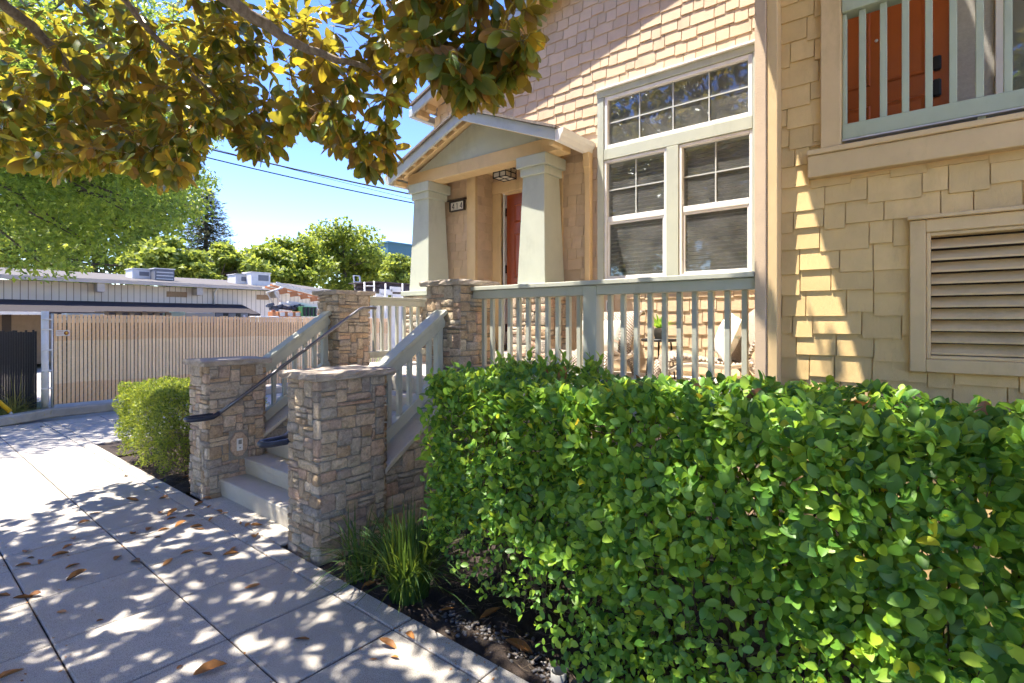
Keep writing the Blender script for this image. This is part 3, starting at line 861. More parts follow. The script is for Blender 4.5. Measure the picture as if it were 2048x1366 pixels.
# ---- main gable roof
def rake(m, X0, X1, ya, za, yb, zb, dz0, dz1):
    m.hexa([(X0,yb,zb+dz0),(X1,yb,zb+dz0),(X1,ya,za+dz0),(X0,ya,za+dz0),(X0,yb,zb+dz1),(X1,yb,zb+dz1),(X1,ya,za+dz1),(X0,ya,za+dz1)])
    return m
XR = 4.88; yE = 5.857; yP = 1.2; zE = zr(yE); zP = zr(yP)
mr = rake(MB(), XR-.03, 9.2, yE, zE+.125, yP, zP+.125, 0, .035).build('main_roof', MAT['roof_shingle'], hs)
rake(MB(), XR, XR+.035, yE, zE, yP, zP, 0, .12).build('rake_board', MAT['grey_fascia'], mr, .004)
rake(MB(), XR+.036, 5.16, yE-.02, zE, yP, zP, .06, .115).build('soffit', MAT['tan_trim'], mr)
rake(MB(), XR+.05, 5.14, yE-.04, zE, yE-.09, zE+.018, -.02, .055).build('soffit_bracket', MAT['tan_trim'], mr)
rake(MB(), XR+.09, 5.13, yE-.19, zr(yE-.19), yE-.24, zr(yE-.24), -.03, .055).build('soffit_bracket', MAT['tan_trim'], mr)
for yy in (4.9, 4.3): rake(MB(), XR+.04, 5.13, yy, zr(yy), yy-.05, zr(yy-.05), -.035, .055).build('soffit_bracket', MAT['tan_trim'], mr)
MB().box(XR+.02, 9.2, yE, yE+.09, zE-.01, zE+.10).build('gutter', MAT['grey_fascia'], mr, .01)
MB().box(5.2, 5.28, 5.66, 5.74, 3.9, 4.45).build('downspout', MAT['tan_trim'], hs)

# ---- entry porch roof
XP = 4.50; yL, yR, yK = 5.87, 3.133, 4.5; zT, zK = 3.59, 4.125
pr = MB()
sl = (zK-zT)/(yK-yR)
for (ya, yb) in ((yR-.03, yK), (yL+.03, yK)):
    za = zK - sl*abs(yK-ya)
    if ya < yb: rake(pr, XP-.035, 5.15, yb, zK, ya, za, 0, .028)
    else: rake(pr, XP-.035, 5.15, ya, za, yb, zK, 0, .028)
pr = pr.build('porch_roof', MAT['roof_shingle'], hs)
tabr = random.Random(5)
for (ya, s) in ((yR, 1), (yL, -1)):
    m = MB(); zb = lambda y: zK - sl*abs(yK-y)
    if s > 0: rake(m, XP, XP+.035, yK, zK, ya, zb(ya), -.125, -.002)
    else: rake(m, XP, XP+.035, ya, zb(ya), yK+.001, zK, -.125, -.002)
    m.build('rake_board', MAT['grey_fascia'], pr, .003)
    m = MB()
    if s > 0: rake(m, XP+.036, 5.14, yK, zK, ya+.02, zb(ya+.02), -.05, -.004)
    else: rake(m, XP+.036, 5.14, ya-.02, zb(ya-.02), yK+.001, zK, -.05, -.004)
    m.build('soffit', MAT['tan_trim'], pr)
    m = MB()
    if s > 0: rake(m, XP+.11, XP+.135, yK, zK, ya+.12, zb(ya+.12), -.115, -.052)
    else: rake(m, XP+.11, XP+.135, ya-.12, zb(ya-.12), yK+.001, zK, -.115, -.052)
    m.build('rake_moulding', MAT['tan_trim'], pr, .003)
    if s < 0:
        for k in range(6):
            y = ya - .22 - k*.19
            rake(MB(), XP+.04, XP+.109, y, zb(y), y-.05, zb(y-.05), -.11, -.052).build('soffit_block', MAT['tan_trim'], pr)
    # gutter with a moulded front
    y0 = ya - .004*s; g_ = MB()
    prof = [(0,3.455),(.055,3.455),(.066,3.475),(.072,3.505),(.095,3.53),(.105,3.56),(.105,3.575),(0,3.575)]
    g_.prism([(XP+.0, y0 - s*u, z) for (u, z) in prof], (.642,0,0)); g_.build('gutter', MAT['white_vinyl'] if s > 0 else MAT['grey_fascia'], pr)
MB().prism([(4.755,yR+.28,3.615),(4.755,yL-.28,3.615),(4.755,yK,zK-.06)], (.03,0,0)).build('gable_panel', MAT['sage_paint'], hs)
MB().box(4.74, 4.96, yR+.10, yL-.10, 3.452, 3.612).build('porch_beam', MAT['tan_trim'], hs, .004)
for y in (3.47, 5.36): MB().box(4.962, XW-.03, y, y+.2, 3.455, 3.60).build('porch_side_beam', MAT['tan_trim'], hs, .004)
MB().box(4.962, 5.6, 3.25, 5.75, 3.602, 3.622).build('porch_ceiling', MAT['tan_trim'], hs)
# drop brackets at the beam ends
for (y0, y1) in ((5.775, 5.83), (3.17, 3.225)): MB().box(XP+.04, 4.73, y0, y1, 3.44, 3.50).build('rafter_tail', MAT['tan_trim'], hs, .003)
# downspout
MB().box(5.03, 5.115, 3.045, 3.125, 3.30, 3.46).build('downspout_outlet', MAT['tan_trim'], hs, .006)
b = MB(); b.bar((5.075,3.085,3.32), (5.10,3.085,3.22), .075, .07); b.box(5.06, 5.125, 3.05, 3.12, 1.2, 3.24); b.build('downspout', MAT['tan_trim'], hs, .006)

# ---- tapered columns on stone piers
def column(yc, xc=4.895):
    b = MB(); wb, wt = .194, .148; z0, z1 = 2.0, 3.26
    b.hexa([(xc-wb,yc-wb,z0),(xc+wb,yc-wb,z0),(xc+wb,yc+wb,z0),(xc-wb,yc+wb,z0),(xc-wt,yc-wt,z1),(xc+wt,yc-wt,z1),(xc+wt,yc+wt,z1),(xc-wt,yc+wt,z1)])
    c = b.build('porch_column', MAT['sage_paint'], hs, .004)
    b = MB(); w = .172; b.box(xc-w, xc+w, yc-w, yc+w, 3.235, 3.325); b.build('lower_capital', MAT['sage_paint'], c, .004)
    b = MB(); w = .205; b.box(xc-w, xc+w, yc-w, yc+w, 3.327, 3.45); b.build('upper_capital', MAT['sage_paint'], c, .004)
    p = MB().box(4.66, 5.12, yc-.225, yc+.225, 1.05, 1.93).build('porch_pier', MAT['mortar'], hs)
    clad(p, (4.66, yc+.225, 1.05), (0,-1,0), .45, .88, int(yc*100), .028, over=.024, cell=.05)
    clad(p, (4.66, yc-.225, 1.05), (1,0,0), .46, .88, int(yc*100)+1, .028, cell=.05)
    MB().box(4.615, 5.13, yc-.275, yc+.275, 1.93, 1.998).build('pier_cap', MAT['sage_paint'], hs, .006)
column(3.595); column(5.495)

# ---- small fittings on the house front
t = thing('house_number_sign', 'dark metal house number plaque with 4 1 4 on white tiles beside the entry', 'sign', (XW-.04, 5.17, 3.16))
frame_boxes(MB(), 5.03, 5.31, 3.095, 3.235, .014, XW-.065, XW-.02).build('frame', MAT['dark_bronze'], t, .003)
MB().hexa([(XW-.10,5.01,3.237),(XW-.02,5.01,3.237),(XW-.02,5.33,3.237),(XW-.10,5.33,3.237),(XW-.085,5.02,3.25),(XW-.02,5.02,3.27),(XW-.02,5.32,3.27),(XW-.085,5.32,3.25)]).build('hood', MAT['dark_bronze'], t)
MB().box(XW-.045, XW-.03, 5.045, 5.295, 3.11, 3.22).build('tile', MAT['flower_white'], t)
def digit(chars, y, z, h, x, par, mat):
    m = MB(); w = h*.52; s = h*.11
    segs = {'4': [((.75,0),(.75,1)), ((.75,1),(0,.32)), ((0,.32),(1,.32))], '1': [((.5,0),(.5,1)), ((.5,1),(.25,.8))]}[chars]
    for (a, c) in segs:
        p, q = Vector((x, y - (a[0]-.5)*w, z + a[1]*h)), Vector((x, y - (c[0]-.5)*w, z + c[1]*h))
        m.bar(p, q, s, .002, (1,0,0))
    m.build('numeral', mat, par)
for ch, y in (('4', 5.245), ('1', 5.17), ('4', 5.095)): digit(ch, y, 3.125, .08, XW-.0465, t, MAT['black_metal'])
# lantern under the porch ceiling
t = thing('porch_lantern', 'square black framed ceiling lantern under the porch roof', 'lamp', (5.2, 4.40, 3.60))
cxl, cyl = 5.2, 4.40; wl_ = .105
MB().box(cxl-.06, cxl+.06, cyl-.06, cyl+.06, 3.585, 3.6).build('mount', MAT['black_metal'], t)
MB().box(cxl-.015, cxl+.015, cyl-.015, cyl+.015, 3.56, 3.585).build('stem', MAT['black_metal'], t)
MB().box(cxl-wl_+.008, cxl+wl_-.008, cyl-wl_+.008, cyl+wl_-.008, 3.43, 3.55).build('diffuser', MAT['frosted_lamp'], t)
b = MB()
for z in (3.424, 3.49, 3.548):
    for s in (-1, 1):
        b.box(cxl-wl_-.004, cxl+wl_+.004, cyl+s*wl_-.004, cyl+s*wl_+.004, z, z+.01); b.box(cxl+s*wl_-.004, cxl+s*wl_+.004, cyl-wl_+.004, cyl+wl_-.004, z, z+.01)
for i in (-1, 0, 1):
    for s in (-1, 1):
        b.box(cxl+i*wl_-.0035, cxl+i*wl_+.0035, cyl+s*wl_-.0045, cyl+s*wl_+.0045, 3.42, 3.555); b.box(cxl+s*wl_-.0045, cxl+s*wl_+.0045, cyl+i*wl_-.0035, cyl+i*wl_+.0035, 3.42, 3.555)
b.box(cxl-wl_, cxl+wl_, cyl-.0035, cyl+.0035, 3.421, 3.428); b.box(cxl-.0035, cxl+.0035, cyl-wl_, cyl+wl_, 3.4215, 3.4285)
b.box(cxl-wl_-.006, cxl+wl_+.006, cyl-wl_-.006, cyl+wl_+.006, 3.552, 3.561)
b.build('cage', MAT['black_metal'], t)
t = thing('wall_outlet', 'white weatherproof outlet box on the wall above the left chair', 'outlet', (XW-.03, 2.83, 1.78))
MB().box(XW-.055, XW-.018, 2.80, 2.87, 1.70, 1.82).build('box', MAT['white_plastic'], t, .006)
MB().box(XW-.062, XW-.056, 2.812, 2.85, 1.715, 1.80).build('cover', MAT['black_metal'], t, .004)

# ---- level railings
def level_rail(label, axis, c, a0, a1, cap_z, bot_z, posts, nb, front, grp='level porch railings'):
    t = thing('porch_railing', label, 'railing', ((c, (a0+a1)/2, 1.05) if axis == 'y' else ((a0+a1)/2, c, 1.05)), grp)
    def bx(p0, p1, q0, q1, z0, z1, nm, bev=.003):
        m = MB()
        if axis == 'y': m.box(p0, p1, q0, q1, z0, z1)
        else: m.box(q0, q1, p0, p1, z0, z1)
        return m.build(nm, MAT['rail_paint'], t, bev)
    bx(c-.085, c+.085, a0, a1, cap_z-.034, cap_z, 'cap_rail', .004)
    cuts = [a0] + [v for p in posts for v in (p-.057, p+.057)] + [a1]
    for i in range(0, len(cuts), 2):
        u, v = cuts[i], cuts[i+1]
        if v-u < .05: continue
        bx(c-.055, c+.03, u, v, cap_z-.105, cap_z-.035, 'top_rail'); bx(c-.055, c+.04, u, v, bot_z-.075, bot_z, 'bottom_rail')
        n = nb[i//2]
        for k in range(n):
            y = u + (v-u)*(k+.75)/(n+.5)
            bx(c-.002, c+.034, y-.0165, y+.0165, bot_z+.001, cap_z-.106, 'baluster', .002)
    for p in posts: bx(c-.06, c+.06, p-.056, p+.056, 1.05, cap_z-.036, 'post', .004)
    return t
level_rail('level sage railing along the front of the porch, above the hedge', 'y', 3.42, .886, 3.216, 1.893, 1.195, [2.03], [10, 11], -1)
level_rail('short level railing between the far stair pillar and the left column', 'x', 5.34, 3.685, 4.655, 1.885, 1.23, [], [8], -1)

# ================================================================== adjoining house with the balcony
nb = thing('townhouse', 'tan shingled adjoining townhouse with a green railed balcony and a large louvre vent', 'house', (3.45, -.5, 0))
XN = 3.45
hl = [(-2.2, .452, 2.57, 4.25), (-.98, .12, 1.38, 2.10)]
b = wall_boxes('x', XN, XN+.12, -3.0, .79, 0, 6.8, hl, MB()); b.box(XN+.12, 5.14, .67, .79, 0, 6.8)
wn_ = b.build('front_wall', MAT['gold_shingle_paint'], nb)
f1 = shingle_face('x', XN, -1.2, .762, .55, 3.9, [(-3, .615, 2.40, 2.60), (-3, .552, 2.5, 4.3), (-1.0, .152, 1.335, 2.135)], 201)
lay_shingles(nb, [(wn_, f1)], 300, SHINGLE_GOLD_LIGHT, 'gold_shingle_paint')
MB().box(3.335, 3.50, .8195, .882, 0, 6.5).build('corner_post', MAT['rough_tan'], nb, .003)
MB().box(3.347, 3.50, .760, .8185, 0, 6.5).build('corner_board', MAT['tan_trim'], nb, .004)
MB().box(3.52, 5.14, .792, .812, 1.05, 6.5).build('porch_end_wall', MAT['gold_shingle_paint'], nb)
b = MB(); b.box(3.385, 3.48, -3, .613, 2.408, 2.53); b.build('balcony_beam', MAT['tan_trim'], nb, .004)
MB().box(3.372, 3.50, -3, .615, 2.532, 2.562).build('balcony_sill', MAT['tan_trim'], nb, .004)
MB().box(3.40, 3.60, .454, .551, 2.564, 4.25).build('balcony_post', MAT['tan_trim'], nb, .004)
# balcony inside
b = MB(); b.box(3.5, 4.6, -2.2, .668, 2.50, 2.57); b.build('balcony_floor', MAT['porch_concrete'], nb)
b = MB(); b.box(3.602, 4.598, .655, .668, 2.572, 4.3); b.build('balcony_side_wall', MAT['gold_shingle_paint'], nb)
b = wall_boxes('x', 4.6, 4.7, -2.2, .668, 2.57, 4.75, [(-.05, .64, 2.57, 4.61), (-1.3, -.235, 2.75, 4.4)], MB()); b.build('balcony_back_wall', MAT['grey_stucco'], nb)
dr = MB().box(4.625, 4.67, -.02, .66, 2.60, 4.6).build('balcony_door', MAT['door_orange'], nb, .003)
for (y0, y1) in ((.11, .36), (.43, .63)):
    for (z0, z1) in ((2.72, 3.16), (3.30, 3.98), (4.1, 4.4)):
        m = MB(); e = .03; xx = 4.6245
        m.add([(xx,y0,z0),(xx,y1,z0),(xx,y1,z1),(xx,y0,z1),(xx-.012,y0+.01,z0+.01),(xx-.012,y1-.01,z0+.01),(xx-.012,y1-.01,z1-.01),(xx-.012,y0+.01,z1-.01),
               (xx-.003,y0+e,z0+e),(xx-.003,y1-e,z0+e),(xx-.003,y1-e,z1-e),(xx-.003,y0+e,z1-e)],
              [(0,4,5,1),(1,5,6,2),(2,6,7,3),(3,7,4,0),(4,8,9,5),(5,9,10,6),(6,10,11,7),(7,11,8,4),(8,11,10,9)])
        m.build('door_panel', MAT['door_orange'], dr)
MB().box(4.60, 4.624, .03, .075, 3.30, 3.40).build('lock', MAT['black_metal'], dr, .008)
MB().box(4.59, 4.624, .03, .08, 3.12, 3.24).build('handle', MAT['black_metal'], dr, .01)
m = MB(); m.lathe((0,0,0), [(.010,-.003),(.012,.0),(.010,.003)], 10); me_ = m.mesh('peephole', MAT['galvanised'])
place('peephole', me_, dr, Matrix.Translation((4.62,.395,3.62)) @ Matrix.Rotation(R(90),4,'Y'))
MB().box(4.60, 4.69, -.05, -.022, 2.60, 4.6).build('door_jamb', MAT['dark_bronze'], nb)
wv = frame_boxes(MB(), -1.29, -.237, 2.76, 4.39, .045, 4.57, 4.66).build('balcony_window', MAT['white_vinyl'], nb, .004)
pane(wv, -1.245, -.282, 2.805, 4.345, 4.62)
MB().box(4.612, 4.64, -.80, -.75, 2.805, 4.345).build('sash_rail', MAT['white_vinyl'], wv, .003)
b = MB(); b.box(4.72, 5.1, -1.5, .665, 2.5, 2.55); b.box(5.0, 5.1, -1.5, .665, 2.55, 4.7); b.build('balcony_room', MAT['room_paint'], nb)
# balcony railing
t = thing('balcony_railing', 'green painted wooden balcony railing with the orange door behind it', 'railing', (3.47, -.4, 2.6))
MB().box(3.44, 3.50, -2.2, .452, 2.606, 2.69).build('bottom_rail', MAT['green_paint'], t, .004)
MB().box(3.425, 3.53, -2.2, .452, 3.306, 3.40).build('top_rail', MAT['green_paint'], t, .004)
for y in (.360, .265, .170, .073, -.023, -.123, -.225, -.33, -.435, -.54): MB().box(3.455, 3.49, y-.0155, y+.0155, 2.691, 3.305).build('baluster', MAT['green_paint'], t, .003)
MB().box(3.45, 3.495, .432, .4515, 2.691, 3.305).build('end_post', MAT['green_paint'], t, .003)
MB().box(3.455, 3.49, -.145, -.115, 2.57, 2.605).build('foot', MAT['green_paint'], t)
MB().box(3.435, 3.5, -2.2, .45, 2.596, 2.604).build('bottom_batten', MAT['galvanised'], t)
# louvre vent
lv = frame_boxes(MB(), -.98, .150, 1.338, 2.112, .066, 3.405, 3.47).build('louvre_vent', MAT['tan_trim'], nb, .004)
MB().box(3.385, 3.47, -1.0, .158, 2.114, 2.134).build('drip_cap', MAT['tan_trim'], lv, .003)
frame_boxes(MB(), -.913, .083, 1.405, 2.045, .018, 3.415, 3.50).build('inner_frame', MAT['tan_trim'], lv, .003)
MB().box(3.53, 3.55, -.95, .12, 1.38, 2.10).build('backing', MAT['dark_bronze'], lv)
m = MB(); dz, dx = .043, .050
m.hexa([(0,0,-.004),(dx,0,dz-.004),(dx,1,dz-.004),(0,1,-.004),(0,0,.006),(dx,0,dz+.006),(dx,1,dz+.006),(0,1,.006)])
me_ = m.mesh('louvre_blade', MAT['tan_trim'])
for k in range(10): place('louvre_blade', me_, lv, Matrix.Translation((3.432, -.894, 1.432+k*.0595)) @ Matrix.Diagonal((1, .957, 1, 1)))
# upper storey that stands out over the balcony (above the picture; it shades the wall)
b = MB(); b.box(2.50, 3.44, -4.0, 1.11, 4.30, 6.9); b.build('upper_bay', MAT['gold_shingle_paint'], nb)
b = MB(); b.box(3.55, 9.0, -4, .6, 6.6, 6.8); b.box(2.3, 3.6, -4.2, 1.3, 6.9, 7.0); b.build('upper_roof', MAT['roof_shingle'], nb)

# ================================================================== leaf templates
def leaf_tpl(w, prof=((0,0),(.12,.45),(.38,1),(.68,.88),(.9,.42),(1,0)), fold=.18, curl=.15):
    """leaf of length 1 along +Y, upper face to +Z"""
    vs = []; fs = []
    for (y, k) in prof:
        z = -curl*y*y
        if k == 0: vs.append((0, y, z))
        else: vs += [(-w*k/2, y, z+fold*w*k), (0, y, z), (w*k/2, y, z+fold*w*k)]
    n = len(prof)
    fs += [(0,2,1),(0,3,2)]
    for i in range(n-3):
        a = 1+3*i
        fs += [(a,a+1,a+4,a+3),(a+1,a+2,a+5,a+4)]
    a = 1+3*(n-3)
    fs += [(a,a+1,a+3),(a+1,a+2,a+3)]
    return vs, fs
MAG = leaf_tpl(.43, ((0,0),(.10,.30),(.38,.88),(.68,1),(.90,.60),(1,0)), .10, .18)
HED = leaf_tpl(.58, ((0,0),(.10,.44),(.30,.88),(.52,1),(.76,.78),(.92,.40),(1,0)), .14, .16)
BLADE = leaf_tpl(.35, ((0,0),(.4,1),(1,0)), .1, .1)
nr = np.random.default_rng(11)
def rv(r):
    while True:
        v = Vector((r.uniform(-1,1), r.uniform(-1,1), r.uniform(-1,1)))
        if .05 < v.length < 1: return v.normalized()
def split_leaves(root, mats, tpl, mat, part, rest_name, limit=300, smooth=True):
    """the largest leaves in the picture as objects, the others as one part"""
    me = tmesh(part, tpl[0], tpl[1], mat, smooth); sc = []
    for i, M in enumerate(mats):
        c = M.translation; s = shown(c)
        k = 0
        if s and 10 < s[0] < 2038 and 5 < s[1] < 1360: k = M.col[1].xyz.length/s[2]
        sc.append((k, i))
    sc.sort(reverse=True); keep = {i for (k, i) in sc[:limit] if k > 0}
    rest = []
    for i, M in enumerate(mats):
        if i in keep: place(part, me, root, M)
        else: rest.append(np.array(M))
    if rest: tag(scatter(rest_name, tpl[0], tpl[1], rest, mat, root, smooth), kind='stuff')

# ================================================================== magnolia over the sidewalk
mg = thing('magnolia_tree', 'magnolia tree with glossy dark leaves and rusty undersides overhanging the sidewalk', 'tree', (-1.3, 3.2, 0))
LIMBS = [
    [(-1.3,3.2,0,.17),(-1.28,3.22,1.2,.15),(-1.2,3.3,2.3,.14),(-1.0,3.4,3.0,.12)],
    [(-1.0,3.4,3.0,.09),(-.4,3.7,3.8,.075),(.3,3.9,4.25,.062),(1.0,3.85,4.05,.05),(1.55,3.7,3.72,.042),(2.0,3.55,3.55,.03),(2.35,3.3,3.45,.018)],
    [(-1.0,3.4,3.0,.09),(-.7,4.4,3.9,.07),(-.1,5.2,4.2,.055),(.7,5.8,4.1,.042),(1.3,6.2,3.8,.03),(1.7,6.4,3.45,.016)],
    [(-1.0,3.4,3.0,.10),(-.8,2.8,4.0,.08),(-.2,2.3,4.6,.065),(.7,2.0,4.7,.05),(1.5,1.8,4.3,.036),(2.1,1.8,3.75,.02)],
    [(-1.0,3.4,3.0,.09),(-1.3,4.6,4.2,.07),(-1.3,5.8,4.7,.05),(-.8,6.6,4.6,.03)],
    [(-1.0,3.4,3.0,.10),(-1.1,2.2,4.1,.08),(-.8,1.0,4.7,.06),(.0,.1,4.9,.04),(.8,-.4,4.7,.025)],
    [(-1.0,3.4,3.0,.11),(-1.0,3.4,4.4,.09),(-.7,3.6,5.6,.05),(-.3,3.8,6.4,.02)],
    [(.3,3.9,4.25,.04),(.8,4.6,4.3,.03),(1.4,5.0,4.0,.022),(2.0,5.1,3.6,.012)],
    [(.7,2.0,4.7,.035),(1.3,2.6,4.5,.028),(1.9,2.9,4.1,.02),(2.4,2.9,3.6,.01)],
    [(-.2,2.3,4.6,.04),(.3,1.3,4.9,.03),(1.2,.8,4.8,.02),(1.9,.7,4.4,.012)],
    [(-1.1,2.2,4.1,.05),(-2.0,1.6,4.8,.035),(-2.8,1.2,5.0,.02)],
]
b = MB(); NODES = []
for L in LIMBS:
    # Catmull-Rom so that the limbs bend softly
    P = [Vector(p[:3]) for p in L]; Rr = [p[3] for p in L]; pts = []; rad = []
    lr = random.Random(int(Rr[0]*1000)+len(L))
    for i in range(len(P)-1):
        p0, p1, p2, p3 = P[max(i-1,0)], P[i], P[i+1], P[min(i+2,len(P)-1)]
        for k in range(5):
            t = k/5
            q = .5*((2*p1) + (p2-p0)*t + (2*p0-5*p1+4*p2-p3)*t*t + (3*p1-p0-3*p2+p3)*t**3)
            q += Vector((lr.uniform(-1,1),lr.uniform(-1,1),lr.uniform(-1,1)))*.018*(1 if i+k else 0)
            pts.append(q); rad.append(Rr[i]+(Rr[i+1]-Rr[i])*t)
    pts.append(P[-1]); rad.append(Rr[-1])
    b.tube(pts, rad, 9)
    NODES += [(q, r_) for q, r_ in zip(pts, rad) if q.z > 2.9]
b.build('trunk', MAT['magnolia_bark'], mg)
# height of the crown's underside by direction, as (bearing from +Y in degrees, rise per metre)
UNDER = [(6.5,.294),(9.4,.256),(12.6,.275),(15.8,.266),(17.3,.242),(19.2,.256),(20,.341),(23.3,.332),(24.2,.294),(26.9,.303),(28.7,.351),(30.6,.332),(33,.294),(35.5,.251),(37.3,.285),(38.1,.36),(38.9,.426),(41.2,.464),(43.9,.426),(45.5,.393),(49.3,.407),(51.4,.426),(52.5,.47),(54,.6),(60,1.2),(180,1.2)]
def underside(x, y):
    d = math.hypot(x, y); a = math.degrees(math.atan2(x, y))
    if a < 6.5 or y < 0: return 2.9
    for i in range(len(UNDER)-1):
        if UNDER[i][0] <= a <= UNDER[i+1][0]:
            t = (a-UNDER[i][0])/(UNDER[i+1][0]-UNDER[i][0]); k = UNDER[i][1]+(UNDER[i+1][1]-UNDER[i][1])*t
            break
    else: k = 1.2
    fw = x*SA + y*CA
    return EYE + k*fw
mr_ = random.Random(21); tips = []; tries = 0
def too_near(p):
    a = math.degrees(math.atan2(p[0], p[1])); s = shown(p)
    if not s or s[1] < -420 or s[0] < -200: return False
    return s[2] < (4.3 if a < 28 else 4.3-(a-28)*.13 if a < 41 else 2.65)
while len(tips) < 2150 and tries < 120000:
    tries += 1
    x, y = mr_.uniform(-3.0, 2.55), mr_.uniform(-1.2, 6.9)
    if x > 2.5 - max(0, (1.6-y))*.55: continue
    top = 7.3 - .13*(x+.8)**2 - .06*(y-3)**2
    zlo = underside(x, y) + .14
    if zlo > top: continue
    z = zlo + (top-zlo)*mr_.random()**1.3
    if math.sin(x*2.3+1.1)*math.sin(y*1.9+.4)*math.sin(z*2.6) < -.42 : continue
    p = Vector((x,y,z))
    if too_near(p): continue
    s = shown(p)
    if s and s[0] > 0 and z > zlo + .75 + .5*mr_.random(): continue
    if s and s[0] > 1010 and s[1] > 60 and x > 2.35: continue
    tips.append(p)
n0 = len(tips)
while len(tips) < n0 + 700:           # the part of the crown before the camera is the fullest
    a_ = R(mr_.uniform(4, 51)); az = math.degrees(a_)
    d_ = mr_.uniform(4.9, 7.2) if az < 28 else mr_.uniform(4.0, 6.0) if az < 39 else mr_.uniform(2.9, 4.2)
    x, y = d_*math.sin(a_), d_*math.cos(a_)
    if x > 2.6: continue
    z = underside(x, y) + .14 + mr_.random()**1.2*1.5
    p = Vector((x, y, z))
    if too_near(p): continue
    tips.append(p)
n0 = len(tips); tries = 0
while len(tips) < n0 + 1900 and tries < 90000:           # higher layers above the picture that shade the sidewalk and the hedge
    tries += 1
    p = Vector((mr_.uniform(-2.4, 2.0), mr_.uniform(.2, 6.7), mr_.uniform(3.9, 6.3)))
    s = shown(p)
    if s and s[0] > -40 and s[1] > -60: continue
    tips.append(p)
# the lower rim of the crown hangs in full bunches
for (az, k) in [(u, v) for i in range(len(UNDER)-4) for (u, v) in [((UNDER[i][0]*(1-f)+UNDER[i+1][0]*f), (UNDER[i][1]*(1-f)+UNDER[i+1][1]*f)) for f in (0,.25,.5,.75)] if u < 53]:
    for _ in range(3):
        d_ = {0: mr_.uniform(4.9,7.0)}.get(0) if az < 28 else mr_.uniform(4.2,5.4) if az < 40 else mr_.uniform(2.75,3.3)
        a_ = R(az + mr_.uniform(-.5,.5)); x, y = d_*math.sin(a_), d_*math.cos(a_); fw = x*SA+y*CA
        if x > 2.75: continue
        tips.append(Vector((x, y, EYE + k*fw + mr_.uniform(.10, .26))))
MAGM = []; tw = MB()
NP = np.zeros((len(NODES) + 3*len(tips) + 10, 3)); NP[:] = 1e3; NR = np.zeros(len(NP)); nn = len(NODES)
NP[:nn] = [tuple(q) for q, _ in NODES]; NR[:nn] = [r_ for _, r_ in NODES]
L0_ = NP[:nn].copy()
tips.sort(key=lambda p: float(((L0_-np.array(p))**2).sum(1).min()))
for p in tips:
    hang = mr_.uniform(.15, 1.0); L0 = mr_.uniform(.12, .17)
    d2 = ((NP[:nn]-np.array(p))**2).sum(1) + np.where(NP[:nn,2] > p.z+.35, .03, .0) + .02*(NR[:nn] < .004); i = int(d2.argmin()); q = Vector(NP[i])
    v = p-q; ln = v.length
    if ln > .05:
        # twig: leaves the bough, bends, then turns up at the tip
        m1 = q + v*.4 + Vector((mr_.uniform(-1,1),mr_.uniform(-1,1),mr_.uniform(-.2,1)))*ln*.16
        m2 = q + v*.75 + Vector((mr_.uniform(-1,1),mr_.uniform(-1,1),mr_.uniform(-.6,.6)))*ln*.12
        r0 = min(.010, .0035+.004*ln, NR[i]*.8+.001)
        tw.tube([q, (q+m1)/2+Vector((0,0,.015)), m1, (m1+m2)/2, m2, p], [r0, r0*.9, r0*.8, r0*.7, r0*.6, .003], 4, 0, False)
        NP[nn] = m1; NR[nn] = r0*.8; NP[nn+1] = m2; NR[nn+1] = r0*.6; nn += 2
        ax = (p-m2).normalized()
    else: ax = Vector((0,0,-1))
    # outer ring of leaves and a few along the twig
    ax = (ax + Vector((0,0,.25)) + rv(mr_)*.35).normalized(); e1 = ax.orthogonal().normalized(); e2 = ax.cross(e1)
    n = mr_.randint(6, 9); ph = mr_.uniform(0, 6.28)
    for k in range(n):
        a_ = ph + 2.4*k; rad_ = e1*math.cos(a_) + e2*math.sin(a_)
        open_ = mr_.uniform(.35, 1.1)
        d = (ax*math.cos(open_*1.3) + rad_*math.sin(open_*1.3) + Vector((0,0,-1))*hang*mr_.uniform(.7,1.5)).normalized()
        up = (ax*.8 + rad_*-.25 + Vector((0,0,1))*.4 + rv(mr_)*.35)
        if d.z < -.25: up = up*.6 + rad_*1.8          # hanging leaves show their upper face outwards
        l = L0*mr_.uniform(.72, 1.15)
        MAGM.append(frame4(p - ax*.012*k*.6, d, up, l*mr_.uniform(.9,1.15), l, l))
tw.build('twigs', MAT['magnolia_bark'], mg)['kind'] = 'stuff'
split_leaves(mg, MAGM, MAG, MAT['magnolia_leaf'], 'leaf', 'leaves')
# one flower
fl = MB()
def petal(c, d, up, l, w, mb):
    M = frame4(c, d, up, l, l, l); vs, fs = leaf_tpl(w, ((0,0),(.2,.6),(.55,1),(.85,.75),(1,0)), .25, -.35)
    mb.add([M @ Vector(q) for q in vs], fs, 0, True)
C = Vector((1.55, 5.35, 3.02))
for k in range(6):
    a_ = k*1.05; petal(C, (math.cos(a_), math.sin(a_), .45), (-math.cos(a_), -math.sin(a_), 1), .13, .75, fl)
fl.build('flower', MAT['flower_white'], mg)

